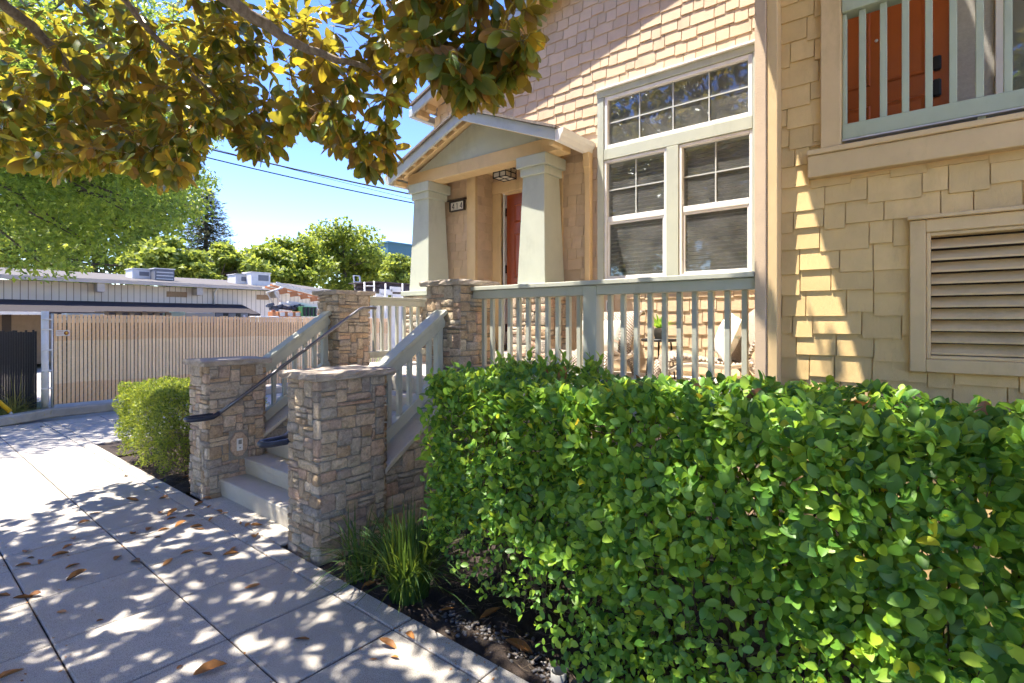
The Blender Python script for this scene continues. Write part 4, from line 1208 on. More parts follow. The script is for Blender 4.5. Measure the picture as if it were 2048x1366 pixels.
# ================================================================== clipped hedge
hg = thing('hedge', 'long clipped broadleaf hedge with bright green leaves along the sidewalk', 'hedge', (2.35, .6, 0))
HX0, HX1, HY0, HY1, HZ = 1.99, 2.80, -.85, 2.36, 1.27
hr = random.Random(31); HM = []
def wob(a, c): return .035*math.sin(a*3.1+c*2.3)+.025*math.sin(a*7.3-c*5.1+1.7)+.02*math.sin(c*9.7+a*4.4)
def hole(y, z): return math.sin(y*4.1+z*2.2+.6)*math.sin(z*5.3-y*2.7+1.1)
def hedge_leaf(p, n, size):
    d = (rv(hr)*.9 + n*.45 + Vector((0,0,.5))).normalized()
    up = (n*1.0 + Vector((0,0,.45)) + rv(hr)*.55)
    HM.append(frame4(p, d, up, size*hr.uniform(.85,1.15), size, size))
cnt = 0
while cnt < 19000:                    # street side
    y, z = hr.uniform(HY0, HY1), hr.uniform(.03, HZ)
    h_ = hole(y, z)
    if y > .35 and h_ < -.35 and hr.random() < .55: continue
    low = .34 - .29*min(1, max(0, (HY1-y))/1.2)
    if z < low + .04*math.sin(y*9): continue
    if z < .42 and hr.random() < (.40 if y > 1.2 else .08): continue
    x = HX0 + wob(y, z)*.9 + .05*((z-.75)/.5)**2*(1 if z > .75 else -.2)
    if y > HY1-.22: x += ((y-(HY1-.22))/.22)**2*.16
    u_ = hr.random(); dep = u_**2.2*.30
    n = Vector((-1, .25 if y > HY1-.2 else 0, .15)).normalized()
    size = (.030 + .040*hr.random()**1.2)*(1.0 - .25*max(0, min(1, (y-1.2)/1.0)))*(1 if dep < .1 else .85)*(.8 if z < .45 else 1)
    hedge_leaf(Vector((x+dep, y, z)), n, size); cnt += 1
cnt = 0
while cnt < 7200:                     # top
    y, x = hr.uniform(HY0, HY1), hr.uniform(HX0+.02, HX1)
    z = HZ - .015 + wob(y*1.3, x*2)*.9 + .03*hr.random()**6 - hr.random()**2*.14
    if x < HX0+.1: z -= .05*(1-(x-HX0)/.1)
    hedge_leaf(Vector((x, y, z)), Vector((-.25,0,1)).normalized(), hr.uniform(.038,.066)*(1.0 - .2*max(0, min(1, (y-1.2)/1.0)))); cnt += 1
cnt = 0
while cnt < 1900:                     # end towards the stairs
    x, z = hr.uniform(HX0, HX1), hr.uniform(.30, HZ)
    hedge_leaf(Vector((x, HY1 + wob(x*2, z) - hr.random()**2*.2 - (.10 if x < HX0+.1 else 0), z)), Vector((-.2,1,.2)).normalized(), hr.uniform(.04,.062)); cnt += 1
for _ in range(4200):                 # house side
    y, z = hr.uniform(HY0, HY1), hr.uniform(.12, HZ)
    if hole(y, z) < -.2: continue
    hedge_leaf(Vector((HX1 - hr.random()**2*.2, y, z)), Vector((1,0,.2)), hr.uniform(.045,.07))
split_leaves(hg, HM, HED, MAT['hedge_leaf'], 'leaf', 'leaves')
b = MB()
for _ in range(330):
    y = hr.uniform(HY0, HY1-.12); x0_ = 2.38 + hr.uniform(-.12,.12); ye = y + hr.uniform(-.25,.25)
    xe = hr.uniform(HX0+.06, HX1-.05); z1_ = hr.uniform(.5, HZ-.04); zs = hr.uniform(.0,.4)
    m_ = Vector((x0_+(xe-x0_)*.3, y+(ye-y)*.3, zs+(z1_-zs)*.5)) + rv(hr)*.05
    b.tube([(x0_, y, zs), m_, (xe, ye, z1_)], [.006, .0045, .002], 4, 0, False)
for _ in range(500):
    y, z = hr.uniform(HY0, HY1-.05), hr.uniform(.2, HZ-.1); p = Vector((HX0+.05+wob(y,z), y, z)); b.tube([p+Vector((.12,hr.uniform(-.06,.06),-.05)), p+rv(hr)*.03, p+Vector((-.02,hr.uniform(-.04,.04),.05))], [.0028,.002,.0012], 3, 0, False)
b.build('stems', MAT['twig_bark'], hg)['kind'] = 'stuff'
# young shoots standing above the clipped top
SM = []; b = MB()
for k in range(46):
    if k < 30: x, y = hr.uniform(2.55, 2.8), hr.uniform(1.55, 2.34)
    else: x, y = hr.uniform(2.15, 2.78), hr.uniform(-.5, 1.5)
    h_ = hr.uniform(.06,.19) if k < 30 else hr.uniform(.02,.07); base = Vector((x, y, HZ-.04)); tip = base + Vector((hr.uniform(-.05,.05), hr.uniform(-.05,.05), h_))
    b.tube([base, tip], [.0025,.0015], 4, 0, False)
    for j in range(hr.randint(5,8)):
        f = (j+1)/8; a_ = j*2.4+k; dd = Vector((math.cos(a_), math.sin(a_), 1.0+f)).normalized()
        SM.append(frame4(base+(tip-base)*f, dd, (-dd.x*.6, -dd.y*.6, 1), .05, hr.uniform(.045,.07), .05))
b.build('shoot_stems', MAT['twig_bark'], hg)['kind'] = 'stuff'
tag(scatter('shoots', HED[0], HED[1], [np.array(m) for m in SM], MAT['shoot_leaf'], hg), kind='stuff')

# ================================================================== yellow-green bush by the far pillar
bu = thing('bush', 'clipped yellow-green bush with fine foliage behind the stone pillar', 'bush', (2.3, 6.6, 0))
br = random.Random(41); BM = []
BX0, BX1, BY0, BY1, BZ = 1.80, 2.85, 5.72, 7.50, .88
for _ in range(38000):
    v = Vector((br.uniform(-1,1), br.uniform(-1,1), br.uniform(-1,1))); ax_ = br.choice((0,0,1,1,2,2)); v[ax_] = -1 if br.random() < (.8 if ax_ == 0 else .5 if ax_ == 1 else .1) else 1
    k_ = (abs(v.x)**7+abs(v.y)**7+abs(v.z)**7)**(-1/7); dep = br.random()**1.8*.20
    q = v*k_*(1-dep)*(1+.10*math.sin(v.x*7+v.z*5)*math.sin(v.y*9+v.z*4))
    x, y, z = (BX0+BX1)/2+q.x*(BX1-BX0)/2, (BY0+BY1)/2+q.y*(BY1-BY0)/2, .47+q.z*.41
    if z < .36 and br.random() < .25+1.6*(.36-z): continue
    n = v.normalized(); d = (rv(br) + n*.6 + Vector((0,0,.5))).normalized(); l = br.uniform(.022,.042)
    BM.append(frame4((x,y,z), d, n + rv(br)*.8, l, l, l))
tag(scatter('foliage', BLADE[0], BLADE[1], [np.array(m) for m in BM], MAT['bush_leaf'], bu), kind='stuff')
b = MB()
for _ in range(150):
    x0_, y0_ = br.uniform(2.1,2.5), br.uniform(6.0,7.1); e = Vector((br.uniform(BX0+.05,BX1-.05), y0_+br.uniform(-.35,.35), br.uniform(.3,BZ-.05)))
    p0_ = Vector((x0_,y0_,-.02)); b.tube([p0_, p0_+(e-p0_)*.5+rv(br)*.07, e], [.008,.005,.002], 4, 0, False)
b.build('stems', MAT['twig_bark'], bu)['kind'] = 'stuff'

# ================================================================== strappy clumps
def clump(name, label, cx_, cy_, n, hmin, hmax, spread, mat, seed, z0=-.03, grp=None, wdt=.008, cat='plant'):
    r = random.Random(seed); t = thing(name, label, cat, (cx_, cy_, z0), grp); b = MB()
    for _ in range(n):
        a_ = r.uniform(0, 6.283); rr = spread*.38*math.sqrt(r.random()); h_ = r.uniform(hmin,hmax); lean = r.random()**1.3*spread*1.9
        p = Vector((cx_+rr*math.cos(a_), cy_+rr*math.sin(a_), z0)); o = a_ + r.uniform(-.6,.6); dr_ = Vector((math.cos(o), math.sin(o), 0)); sd = Vector((-dr_.y, dr_.x, 0))
        w = wdt*r.uniform(.6,1.15); L = []
        for k in range(6):
            f = k/5; q = p + dr_*lean*f**1.9 + Vector((0,0,h_*(f - .34*lean/spread*f**3))); wk = w*(1-f**2.2)*(.7+.6*f if f < .5 else 1)
            L.append((q - sd*wk, q + sd*wk))
        vs = [v for pr_ in L for v in pr_]
        b.add(vs, [(2*i,2*i+1,2*i+3,2*i+2) for i in range(5)], 0, True)
    b.build('blades', mat, t)['kind'] = 'stuff'
    return t
clump('grass_clump', 'dense strappy green clump between the foremost pillar and the hedge', 2.03, 2.46, 330, .34, .64, .30, MAT['iris_blade'], 51, grp='strappy clumps in the bed')
clump('grass_clump', 'thin strappy clump at the base of the foremost pillar', 1.99, 2.86, 70, .24, .55, .28, MAT['iris_blade'], 52, grp='strappy clumps in the bed')
clump('grass_clump', 'tall strappy plants seen through the far landing railing', 4.2, 6.1, 120, .8, 1.6, .45, MAT['shoot_leaf'], 53, z0=0, wdt=.014)
clump('weed_clump', 'seeding wild grass at the end of the dark fence', 1.35, 11.75, 240, .12, .42, .75, MAT['dry_grass'], 54, z0=.06, wdt=.006)
clump('weed_clump', 'tall thin weeds leaning on the dark fence post', 1.55, 11.95, 26, .45, .85, .35, MAT['dry_grass'], 55, z0=.06, wdt=.005)
b = MB(); r = random.Random(56)
for _ in range(2600):
    x, y = r.uniform(-1.2,1.9), r.uniform(10.75,12.2)
    if y < 10.9+.2*max(0,x): continue
    h_ = r.uniform(.03,.11); a_ = r.uniform(0,6.28); d_ = Vector((math.cos(a_),math.sin(a_),0)); q = Vector((x,y,.065)); s_ = Vector((-d_.y,d_.x,0))*.004
    b.add([q-s_,q+s_,q+d_*h_*.5+Vector((0,0,h_))], [(0,1,2)], 0, True)
tag(b.build('lawn_grass', MAT['dry_grass']), 'rough green grass on the strip before the fence', 'grass', kind='stuff')

# ================================================================== litter: fallen leaves, pebbles
def dead_leaf(seed):
    r = random.Random(seed); vs, fs = leaf_tpl(r.uniform(.34,.46), fold=r.uniform(.12,.5), curl=r.uniform(-.25,.12))
    t_ = r.uniform(-.5,.5); out = []
    for (x,y,z) in vs:
        a_ = t_*y; out.append((x*math.cos(a_)-z*math.sin(a_), y, x*math.sin(a_)+z*math.cos(a_)))
    zm = min(q[2] for q in out)
    return tmesh('fallen_leaf', [(x,y-.5,z-zm+.012) for (x,y,z) in out], fs, MAT['dead_leaf'])
DEAD = [dead_leaf(i) for i in range(9)]
dl = random.Random(61)
def drop(x, y, z, l, label, grp, yaw=None, tilt=.12):
    o = place('fallen_leaf', dl.choice(DEAD), None, Matrix.Translation((x,y,z+.001)) @ Matrix.Rotation(yaw if yaw is not None else dl.uniform(0,6.28),4,'Z') @ Matrix.Rotation(dl.uniform(0,tilt),4,'X') @ Matrix.Diagonal((l,l,l,1)))
    return tag(o, label, 'leaf', grp)
LITTER = [(1.19,5.46,0.097),(1.08,5.27,0.112),(0.95,4.93,0.103),(0.69,4.91,0.115),(0.64,4.65,0.116),(0.69,4.76,0.06),(0.89,4.79,0.086),(0.83,4.67,0.127),(0.72,4.63,0.098),(0.84,4.39,0.097),(0.82,4.19,0.135),(1.06,4.3,0.109),(1.12,4.14,0.127),(1.25,4.7,0.109),(1.36,4.71,0.117),(1.43,4.62,0.093),(1.35,4.49,0.06),(1.55,4.64,0.128),(1.61,4.49,0.111),(1.61,4.42,0.122),(1.66,4.78,0.119),(1.55,4.83,0.088),(1.59,4.95,0.123),(1.53,5.03,0.115),(1.39,4.04,0.1),(1.46,3.89,0.087),(1.57,3.78,0.128),(1.62,3.86,0.109),(1.25,3.97,0.121),(1.81,3.93,0.129),(1.68,5.42,0.121),(1.48,5.57,0.131),(1.65,5.81,0.06),(1.75,5.84,0.125),(1.82,5.02,0.107),(1.85,4.88,0.06),(1.74,4.56,0.06),(1.87,4.63,0.09),(1.86,4.7,0.092),(1.88,4.23,0.096),(1.91,4.14,0.133),(1.86,4.3,0.06),(1.46,3.22,0.116),(0.61,4.09,0.1),(0.56,4.09,0.11),(0.49,4.23,0.104),(1.68,6.53,0.103),(1.66,10.51,0.114),(1.92,5.12,0.114),(1.49,5.71,0.06),(1.38,2.5,0.1),(1.74,2.1,0.11),(1.62,2.12,0.13),(1.58,2.02,0.06),(1.51,2.09,0.05),(0.91,2.73,0.05),(0.99,2.6,0.17),(0.4,3.26,0.13),(0.78,3.48,0.05),(0.67,3.75,0.09)]
for (x, y, l) in LITTER:
    if y < 1.95: lb, gr = 'dry brown leaf on the nearest slabs beside the hedge bed', 'fallen leaves on the nearest slabs'
    elif x > 1.55 and 3.5 < y < 5.3: lb, gr = 'dry brown leaf lying close to the lowest step', 'fallen leaves at the foot of the stairs'
    elif y > 5.3: lb, gr = 'dry brown leaf on the far slabs before the yellow-green bush', 'fallen leaves on the far slabs'
    elif x < .8: lb, gr = 'dry brown leaf on the slabs along the left edge of the picture', 'fallen leaves on the left slabs'
    else: lb, gr = 'dry brown leaf on the middle slabs of the sidewalk', 'fallen leaves on the middle slabs'
    drop(x, y, 0, l*.82, lb, gr)
for (x, y, l) in ((2.16,1.93,.13),(2.02,1.62,.15),(2.05,2.16,.10),(1.93,2.72,.10),(2.2,2.75,.10),(2.0,5.62,.12),(2.1,5.75,.13),(2.25,5.9,.12),(2.08,6.05,.1)):
    if y > 5: drop(x, y, -.02, l, 'dry brown leaf lying on the soil under the yellow-green bush', 'fallen leaves under the bush')
    else: drop(x, y, -.02, l, 'dry brown leaf lying on the dark soil between hedge and sidewalk', 'fallen leaves on the hedge bed')
drop(2.17, 3.98, RISE, .15, 'dry brown leaf lying on the lowest concrete step', None, .4)
for k, (x, y) in enumerate(((2.62,1.9),(2.6,1.75),(2.5,1.42),(2.42,1.18),(2.55,.92),(2.35,.62),(2.45,.25),(2.5,-.1))):
    drop(x, y, HZ-.005, dl.uniform(.10,.14), ('leftmost', 'second from the left', 'third from the left', 'fourth from the left', 'fifth from the left', 'third from the right', 'second from the right', 'rightmost')[k] + ' of the brown leaves caught on top of the hedge', 'fallen leaves on the hedge', None, 1.1)
FM = []; fr_ = random.Random(77)
for _ in range(420):
    x, y = fr_.uniform(-.6, 1.84), fr_.uniform(1.0, 7.5)
    if fr_.random() < .6: x = fr_.choice([.576, 1.150, 1.727, 1.84]) + fr_.gauss(0, .02)
    l = fr_.uniform(.006, .018)
    FM.append(np.array(Matrix.Translation((x, y, .003)) @ Matrix.Rotation(fr_.uniform(0,6.28),4,'Z') @ Matrix.Rotation(fr_.uniform(-.4,.4),4,'X') @ Matrix.Diagonal((l,l,l,1))))
tag(scatter('leaf_fragments', HED[0], HED[1], FM, MAT['dead_leaf']), 'tiny brown leaf crumbs strewn over the sidewalk slabs', 'leaf litter', kind='stuff')
b = MB()
def peb(seed):
    r = random.Random(seed); vs = []; n = 6
    for (rr, z) in ((.001,-.5),(.7,-.35),(1,0),(.75,.35),(.001,.5)):
        for k in range(n): vs.append((rr*math.cos(k*6.283/n)*.5, rr*math.sin(k*6.283/n)*.5, z))
    fs = [(i*n+k, i*n+(k+1)%n, (i+1)*n+(k+1)%n, (i+1)*n+k) for i in range(4) for k in range(n)]
    return vs, fs
pv = peb(1); PM = []
for _ in range(420):
    y = dl.uniform(.55, 2.2); x = 1.98 + dl.gauss(0,.055) + (.0 if y < 1.5 else .05); s_ = dl.uniform(.008,.024)
    if x < 1.87: continue
    PM.append(np.array(Matrix.Translation((x, y, -.022)) @ Matrix.Rotation(dl.uniform(0,6),4,'Z') @ Matrix.Rotation(dl.uniform(-.5,.5),4,'X') @ Matrix.Diagonal((s_*1.4, s_, s_*.75, 1))))
tag(scatter('pebbles', pv[0], pv[1], PM, MAT['pebble']), 'small grey pebbles strewn on the soil under the hedge', 'pebbles', kind='stuff')
b = MB(); r = random.Random(66)
for _ in range(420):
    x, y = r.uniform(1.9,2.35), r.choice([r.uniform(.6,3.1), r.uniform(5.6,7.3)]); a_ = r.uniform(0,6.28); l = r.uniform(.03,.11); q = Vector((x,y,-.018+r.uniform(0,.02))); d_ = Vector((math.cos(a_),math.sin(a_),r.uniform(-.1,.3)))*l
    b.tube([q, q+d_*.5+rv(r)*.008, q+d_], [.0022,.0018,.001], 3, 0, False)
tag(b.build('twig_litter', MAT['twig_bark']), 'thin dry twigs and chips littering the soil beds', 'twigs', kind='stuff')
pr_ = MB(); pts = [(1.985+.036*math.cos(k*6.283/20), 1.36+.036*math.sin(k*6.283/20)) for k in range(20)]
vs = []
for (rr, z) in ((.036,-.05),(.036,.012),(.031,.012),(.031,-.05)):
    vs += [(1.985+rr*math.cos(k*6.283/20), 1.36+rr*math.sin(k*6.283/20), z) for k in range(20)]
pr_.add(vs, [(i*20+k, i*20+(k+1)%20, (i+1)*20+(k+1)%20, (i+1)*20+k) for i in range(3) for k in range(20)], 0, True)
tag(pr_.build('pipe_end', MAT['pot_grey']), 'open end of a grey pipe standing in the pebbles under the hedge', 'pipe')

# ================================================================== porch furniture
def ribbon(name, prof, halfw, thick, parent, M, mat, cell=.014):
    """bent woven panel: prof is a side outline (y, z), halfw a width at each point; with a weave laid along it"""
    vs = []; n = len(prof); L = [0]
    for i in range(1, n): L.append(L[-1] + math.dist(prof[i], prof[i-1]))
    NW = 6
    for s in (0, 1):
        for i, (y, z) in enumerate(prof):
            a, c = prof[max(i-1,0)], prof[min(i+1,n-1)]; ty, tz = c[0]-a[0], c[1]-a[1]; k = math.hypot(ty, tz) or 1
            ny, nz = -tz/k*thick*s, ty/k*thick*s
            for j in range(NW+1):
                f = j/NW*2-1; vs.append(M @ Vector((halfw[i]*f, y+ny, z+nz - .018*(1-f*f))))
    W = NW+1; fs = []
    for s in (0, 1):
        o = s*n*W
        for i in range(n-1):
            for j in range(NW):
                q = (o+i*W+j, o+i*W+j+1, o+(i+1)*W+j+1, o+(i+1)*W+j); fs.append(q if s else q[::-1])
    for i in range(n-1):
        for j in (0, NW):
            q = (i*W+j, (i+1)*W+j, n*W+(i+1)*W+j, n*W+i*W+j); fs.append(q)
    for i in (0, n-1):
        for j in range(NW): fs.append((i*W+j, i*W+j+1, n*W+i*W+j+1, n*W+i*W+j))
    m = MB(); m.add(vs, fs, 0, True); o = m.build(name, mat, parent); me = o.data
    uv = me.uv_layers.new(name='weave')
    for lp in me.loops:
        k = lp.vertex_index % (n*W); i, j = divmod(k, W); uv.data[lp.index].uv = (halfw[i]*(j/NW*2-1)/cell, L[i]/cell)
    return o
def chair(label, x, y, face, seed):
    ang = math.atan2(face[1], face[0]) + math.pi/2         # local -Y looks along face
    M = Matrix.Translation((x, y, FLOOR)) @ Matrix.Rotation(ang, 4, 'Z')
    t = thing('wicker_chair', label, 'chair', (x, y, FLOOR), 'wicker lounge chairs on the porch')
    ribbon('seat', [(.30,.235),(.18,.225),(.02,.235),(-.14,.262),(-.25,.285),(-.33,.278),(-.375,.24),(-.385,.19),(-.38,.15)], [.30,.30,.30,.30,.305,.31,.31,.305,.30], .028, t, M, MAT['wicker'])
    ribbon('backrest', [(.22,.225),(.265,.32),(.30,.42),(.335,.51),(.385,.585),(.44,.625),(.49,.63),(.525,.605)], [.27,.28,.295,.31,.325,.335,.335,.33], .028, t, M, MAT['wicker'])
    for s in (-1, 1):
        for (p, nm) in (([(-.37,.20),(-.385,.12),(-.41,.0)], 'leg'), ([(.22,.24),(.30,.16),(.42,.0)], 'leg')):
            m = MB(); m.tube([M @ Vector((s*.265, q[0], q[1])) for q in p], [.045,.038,.026], 8); o = m.build(nm, MAT['wicker'], t)
            uv = o.data.uv_layers.new(name='weave')
            for lp in o.data.loops:
                k = lp.vertex_index; uv.data[lp.index].uv = (k % 8*2.0, o.data.vertices[k].co.z/.014)
        m = MB(); m.tube([M @ Vector((s*.29, q[0], q[1])) for q in [(-.36,.16),(-.28,.205),(-.12,.215),(.05,.195),(.24,.215)]], .022, 6); m.build('side_rail', MAT['wicker'], t)
    return t, M
def pillow(label, M, w, h, d, grp):
    vs = []; fs = []; N = 14
    for s in (1, -1):
        for j in range(N+1):
            for i in range(N+1):
                u, v = i/N*2-1, j/N*2-1
                k = max(0, (1-abs(u)**2.6))*max(0, (1-abs(v)**2.6)); pin = 1 - .07*(1-abs(u*v))*(abs(u)**4+abs(v)**4)*.5
                vs.append(M @ Vector((u*w/2*pin, s*d/2*k**.55, v*h/2*pin)))
    W = N+1
    for s in (0, 1):
        for j in range(N):
            for i in range(N):
                a = s*W*W + j*W+i; q = (a, a+1, a+W+1, a+W); fs.append(q if s else q[::-1])
    m = MB(); m.add(vs, fs, 0, True); c = M.translation
    o = m.build('cushion', MAT['cushion_cloth']); return tag(o, label, 'cushion', grp)
t1, M1 = chair('wicker lounge chair directly behind the square railing post', 4.42, 2.62, (-1,-.12), 1)
t2, M2 = chair('wicker lounge chair at the right end of the porch by the corner post', 4.38, 1.50, (-.50,.87), 2)
pillow('pale patterned cushion leaning in the chair behind the railing post', M1 @ Matrix.Translation((0,.135,.40)) @ Matrix.Rotation(R(-20),4,'X'), .42, .32, .15, 'cushions on the wicker chairs')
pillow('pale patterned cushion leaning in the chair by the corner post', M2 @ Matrix.Translation((0,.135,.42)) @ Matrix.Rotation(R(-20),4,'X') @ Matrix.Rotation(R(8),4,'Y'), .44, .36, .15, 'cushions on the wicker chairs')
tx, ty = 4.75, 2.10
t = thing('side_table', 'small round black side table between the two wicker chairs', 'table', (tx, ty, FLOOR))
MB().lathe((tx,ty,FLOOR), [(.005,.352),(.165,.352),(.172,.36),(.172,.372),(.165,.378),(.005,.378)], 28).build('top', MAT['black_metal'], t)
for k in range(3):
    a_ = k*2.094+.5; MB().tube([(tx+.11*math.cos(a_),ty+.11*math.sin(a_),FLOOR+.352),(tx+.15*math.cos(a_),ty+.15*math.sin(a_),FLOOR+.01),(tx+.04*math.cos(a_+1),ty+.04*math.sin(a_+1),FLOOR+.01)], .008, 6).build('leg', MAT['black_metal'], t)
t = thing('potted_plant', 'small leafy plant in a grey pot on the black side table', 'plant', (tx, ty, FLOOR+.379))
MB().lathe((tx,ty,FLOOR+.379), [(.045,0),(.062,.09),(.065,.10),(.055,.10),(.05,.08),(.005,.08)], 18).build('pot', MAT['pot_grey'], t)
r = random.Random(5); ms = []
for k in range(34):
    a_ = k*2.4; o_ = r.uniform(.25,1.1); d = Vector((math.cos(a_)*math.sin(o_), math.sin(a_)*math.sin(o_), math.cos(o_))); ms.append(np.array(frame4((tx,ty,FLOOR+.46), d, (-d.x,-d.y,1), .11, r.uniform(.11,.19), .12)))
scatter('leaves', BLADE[0], BLADE[1], ms, MAT['shoot_leaf'], t)['kind'] = 'stuff'

# ================================================================== slatted chain-link fence
def slat_mat():
    t = NT('fence_slat')
    sp = t.n.new('ShaderNodeSeparateXYZ'); t.l(t.world(), sp.inputs[0])
    wob_ = t.math('MULTIPLY', t.noise(1.1, 3), .08)
    z = t.math('ADD', sp.outputs['Z'], wob_)
    band = t.ramp(z, [(.545, (0,0,0)), (.565, (1,1,1)), (.99, (1,1,1))])
    band2 = t.ramp(t.math('SUBTRACT', z, .30), [(0, (1,1,1)), (.985, (1,1,1)), (1, (0,0,0))])
    k = t.mix(1.0, band, band2, 'MULTIPLY')
    n = t.ramp(t.noise(3, 4), [(.3, (.92,.92,.92)), (.7, (1.06,1.06,1.06))])
    c = t.mix(k, (.76,.51,.28), (.82,.63,.39)); c = t.mix(1.0, c, n, 'MULTIPLY'); c = t.mix(1.0, c, t.ramp(t.rand(), [(0, (.92,.9,.88)), (1, (1.06,1.06,1.06))]), 'MULTIPLY')
    t.col(c); t.set('Roughness', .6); MAT['fence_slat'] = t.mat
slat_mat()
YF = 11.8
fe = thing('slatted_fence', 'long chain-link fence filled with upright tan slats along the alley', 'fence', (5, YF, 0))
m = MB(); m.box(-.0225,.0225,-.004,.004,0,1); me_ = m.mesh('slat', MAT['fence_slat']); r = random.Random(8)
k = 0; x = 2.035
while x < 9.0:
    place('slat', me_, fe, Matrix.Translation((x, YF, .16)) @ Matrix.Rotation(r.uniform(-.003,.003),4,'Y') @ Matrix.Diagonal((1,1,1.545+r.uniform(-.012,.012)-.012*(x-2)*.6,1))); x += .0580
wires = MB()
for s in (-1, 1):
    x = .4
    while x < 9.0:
        xa, xb = (x, x+1.56) if s > 0 else (x+1.56, x)
        za, zb = .16, 1.70
        if s > 0: pa, pb = Vector((x, YF-.012, .16)), Vector((x+1.54, YF-.012, 1.70))
        else: pa, pb = Vector((x+1.54, YF+.010, .16)), Vector((x, YF+.010, 1.70))
        # keep within the fence's length
        def clip(p, q):
            d = q-p; t0, t1_ = 0, 1
            for lim, sg in ((2.0, 1), (9.0, -1)):
                fp, fq = sg*(p.x-lim), sg*(q.x-lim)
                if fp < 0 and fq < 0: return None
                if fp < 0: t0 = max(t0, fp/(fp-fq))
                if fq < 0: t1_ = min(t1_, fp/(fp-fq))
            return (p+d*t0, p+d*t1_) if t1_ > t0 else None
        cc = clip(pa, pb)
        if cc: wires.tube([cc[0], cc[1]], .0014, 3, 0, False)
        x += .10
MB().box(2.0, 9.0, YF+.018, YF+.024, .16, 1.56).build('backing_mesh', MAT['black_slat'], fe)  # added dark sheet, stands in for the shade in the slat gaps
wires.build('chain_link', MAT['galvanised'], fe)['kind'] = 'stuff'
for x in (2.0, 5.2, 8.6): MB().tube([(x,YF+.05,0),(x,YF+.05,1.72)], .025, 8).build('post', MAT['galvanised'], fe)
MB().tube([(1.98,YF+.045,1.66),(9.0,YF+.045,1.62)], .018, 8).build('top_rail', MAT['galvanised'], fe)
t = thing('fence_post', 'pale galvanised gate post between the dark fence and the tan slatted fence', 'post', (1.90, YF, 0))
MB().tube([(1.895,YF,0),(1.895,YF,1.76)], .052, 14).build('pole', MAT['white_paint'], t)
MB().tube([(1.985,YF-.02,.1),(1.985,YF-.02,1.70)], .012, 8).build('tension_bar', MAT['white_paint'], t)
for z in (.45,.75,1.1,1.45,1.62): MB().box(1.84,1.99,YF-.058,YF-.02,z-.012,z+.012).build('band', MAT['white_paint'], t)
t = thing('fence_sign', 'small white sign with an orange disc at the end of the tan fence', 'sign', (2.12, YF-.03, 1.38))
MB().box(2.03,2.215,YF-.03,YF-.025,1.335,1.432).build('board', MAT['white_paint'], t, .002)
m = MB(); m.lathe((0,0,0), [(.035,-.001),(.035,.001)], 20); place('disc', m.mesh('disc', MAT['rust_orange']), t, Matrix.Translation((2.17,YF-.0325,1.384)) @ Matrix.Rotation(R(90),4,'X'))
m = MB(); m.lathe((0,0,0), [(.014,-.001),(.014,.001)], 14); place('disc_centre', m.mesh('disc_centre', MAT['yellow_plastic']), t, Matrix.Translation((2.17,YF-.035,1.384)) @ Matrix.Rotation(R(90),4,'X'))
m = MB()
for (z, x1_, h_) in ((1.408,2.125,.012),(1.388,2.115,.005),(1.374,2.120,.005),(1.360,2.11,.005)):
    x = 2.042
    while x < x1_: m.box(x, x+.009, YF-.032, YF-.031, z-h_/2, z+h_/2); x += .0125
m.build('lettering', MAT['rust_orange'], t)
# dark fence to the left
df = thing('dark_fence', 'low fence of black privacy slats left of the pale post', 'fence', (0, 12.1, 0))
m = MB(); r = random.Random(9); x = -3.0
while x < 1.83:
    m.box(x, x+.028, 12.08+r.uniform(-.004,.004), 12.10, .08, 1.42+r.uniform(-.02,.02)); x += .031
m.build('slat_screen', MAT['black_slat'], df)['kind'] = 'stuff'
for x in (1.2,-.6,-2.4): MB().tube([(x,12.06,.05),(x,12.06,1.44)], .02, 8).build('post', MAT['galvanised'], df)
# guy wire with its yellow guard
t = thing('guy_wire', 'slanting yellow guard on a guy wire in the grass at the left edge', 'guy wire', (1.42, 11.25, .07))
a_, b_ = Vector((1.50,11.25,.05)), Vector((-3.6,10.2,6.5)); d_ = (b_-a_).normalized()
MB().tube([a_, b_], .008, 6).build('wire', MAT['galvanised'], t)
MB().tube([a_+d_*.18, a_+d_*1.6], .032, 10).build('guard', MAT['yellow_plastic'], t)
MB().tube([a_-Vector((0,0,.1)), a_+d_*.2], .018, 8).build('anchor_rod', MAT['galvanised'], t)

# ================================================================== low building behind the yard
def siding():
    t = NT('grooved_siding'); sp = t.n.new('ShaderNodeSeparateXYZ'); t.l(t.world(), sp.inputs[0])
    f = t.math('FRACT', t.math('MULTIPLY', sp.outputs['X'], 4.6))
    g_ = t.ramp(f, [(0, (.35,.33,.31)), (.09, (.35,.33,.31)), (.13, (1,1,1)), (1, (1,1,1))])
    c = t.mix(1.0, t.ramp(t.noise(1.5, 4), [(.3, (.58,.52,.45)), (.7, (.67,.60,.52))]), g_, 'MULTIPLY'); t.col(c); t.set('Roughness', .8); MAT['grooved_siding'] = t.mat
siding()
YB = 26.0
bd = thing('low_building', 'long low beige workshop with grooved siding and a dark shingled awning', 'building', (5, YB, 0))
MB().box(-14, 15.8, YB, YB+9, 0, 3.06).build('wall', MAT['grooved_siding'], bd)
rf = MB().hexa([(-14.4,YB-.55,3.10),(16.2,YB-.55,3.10),(16.2,YB+5,3.75),(-14.4,YB+5,3.75),(-14.4,YB-.55,3.20),(16.2,YB-.55,3.20),(16.2,YB+5,3.85),(-14.4,YB+5,3.85)]).build('roof', MAT['roof_gravel'], bd)
MB().box(-14.4, 16.2, YB-.60, YB-.552, 3.06, 3.215).build('fascia', MAT['beige_siding'], rf)
for x in (-4.75,-1.25,2.25,5.75,9.28,12.8): MB().box(x-.12, x+.12, YB-.548, YB-.002, 2.72, 3.05).build('beam_end', MAT['beige_siding'], bd)
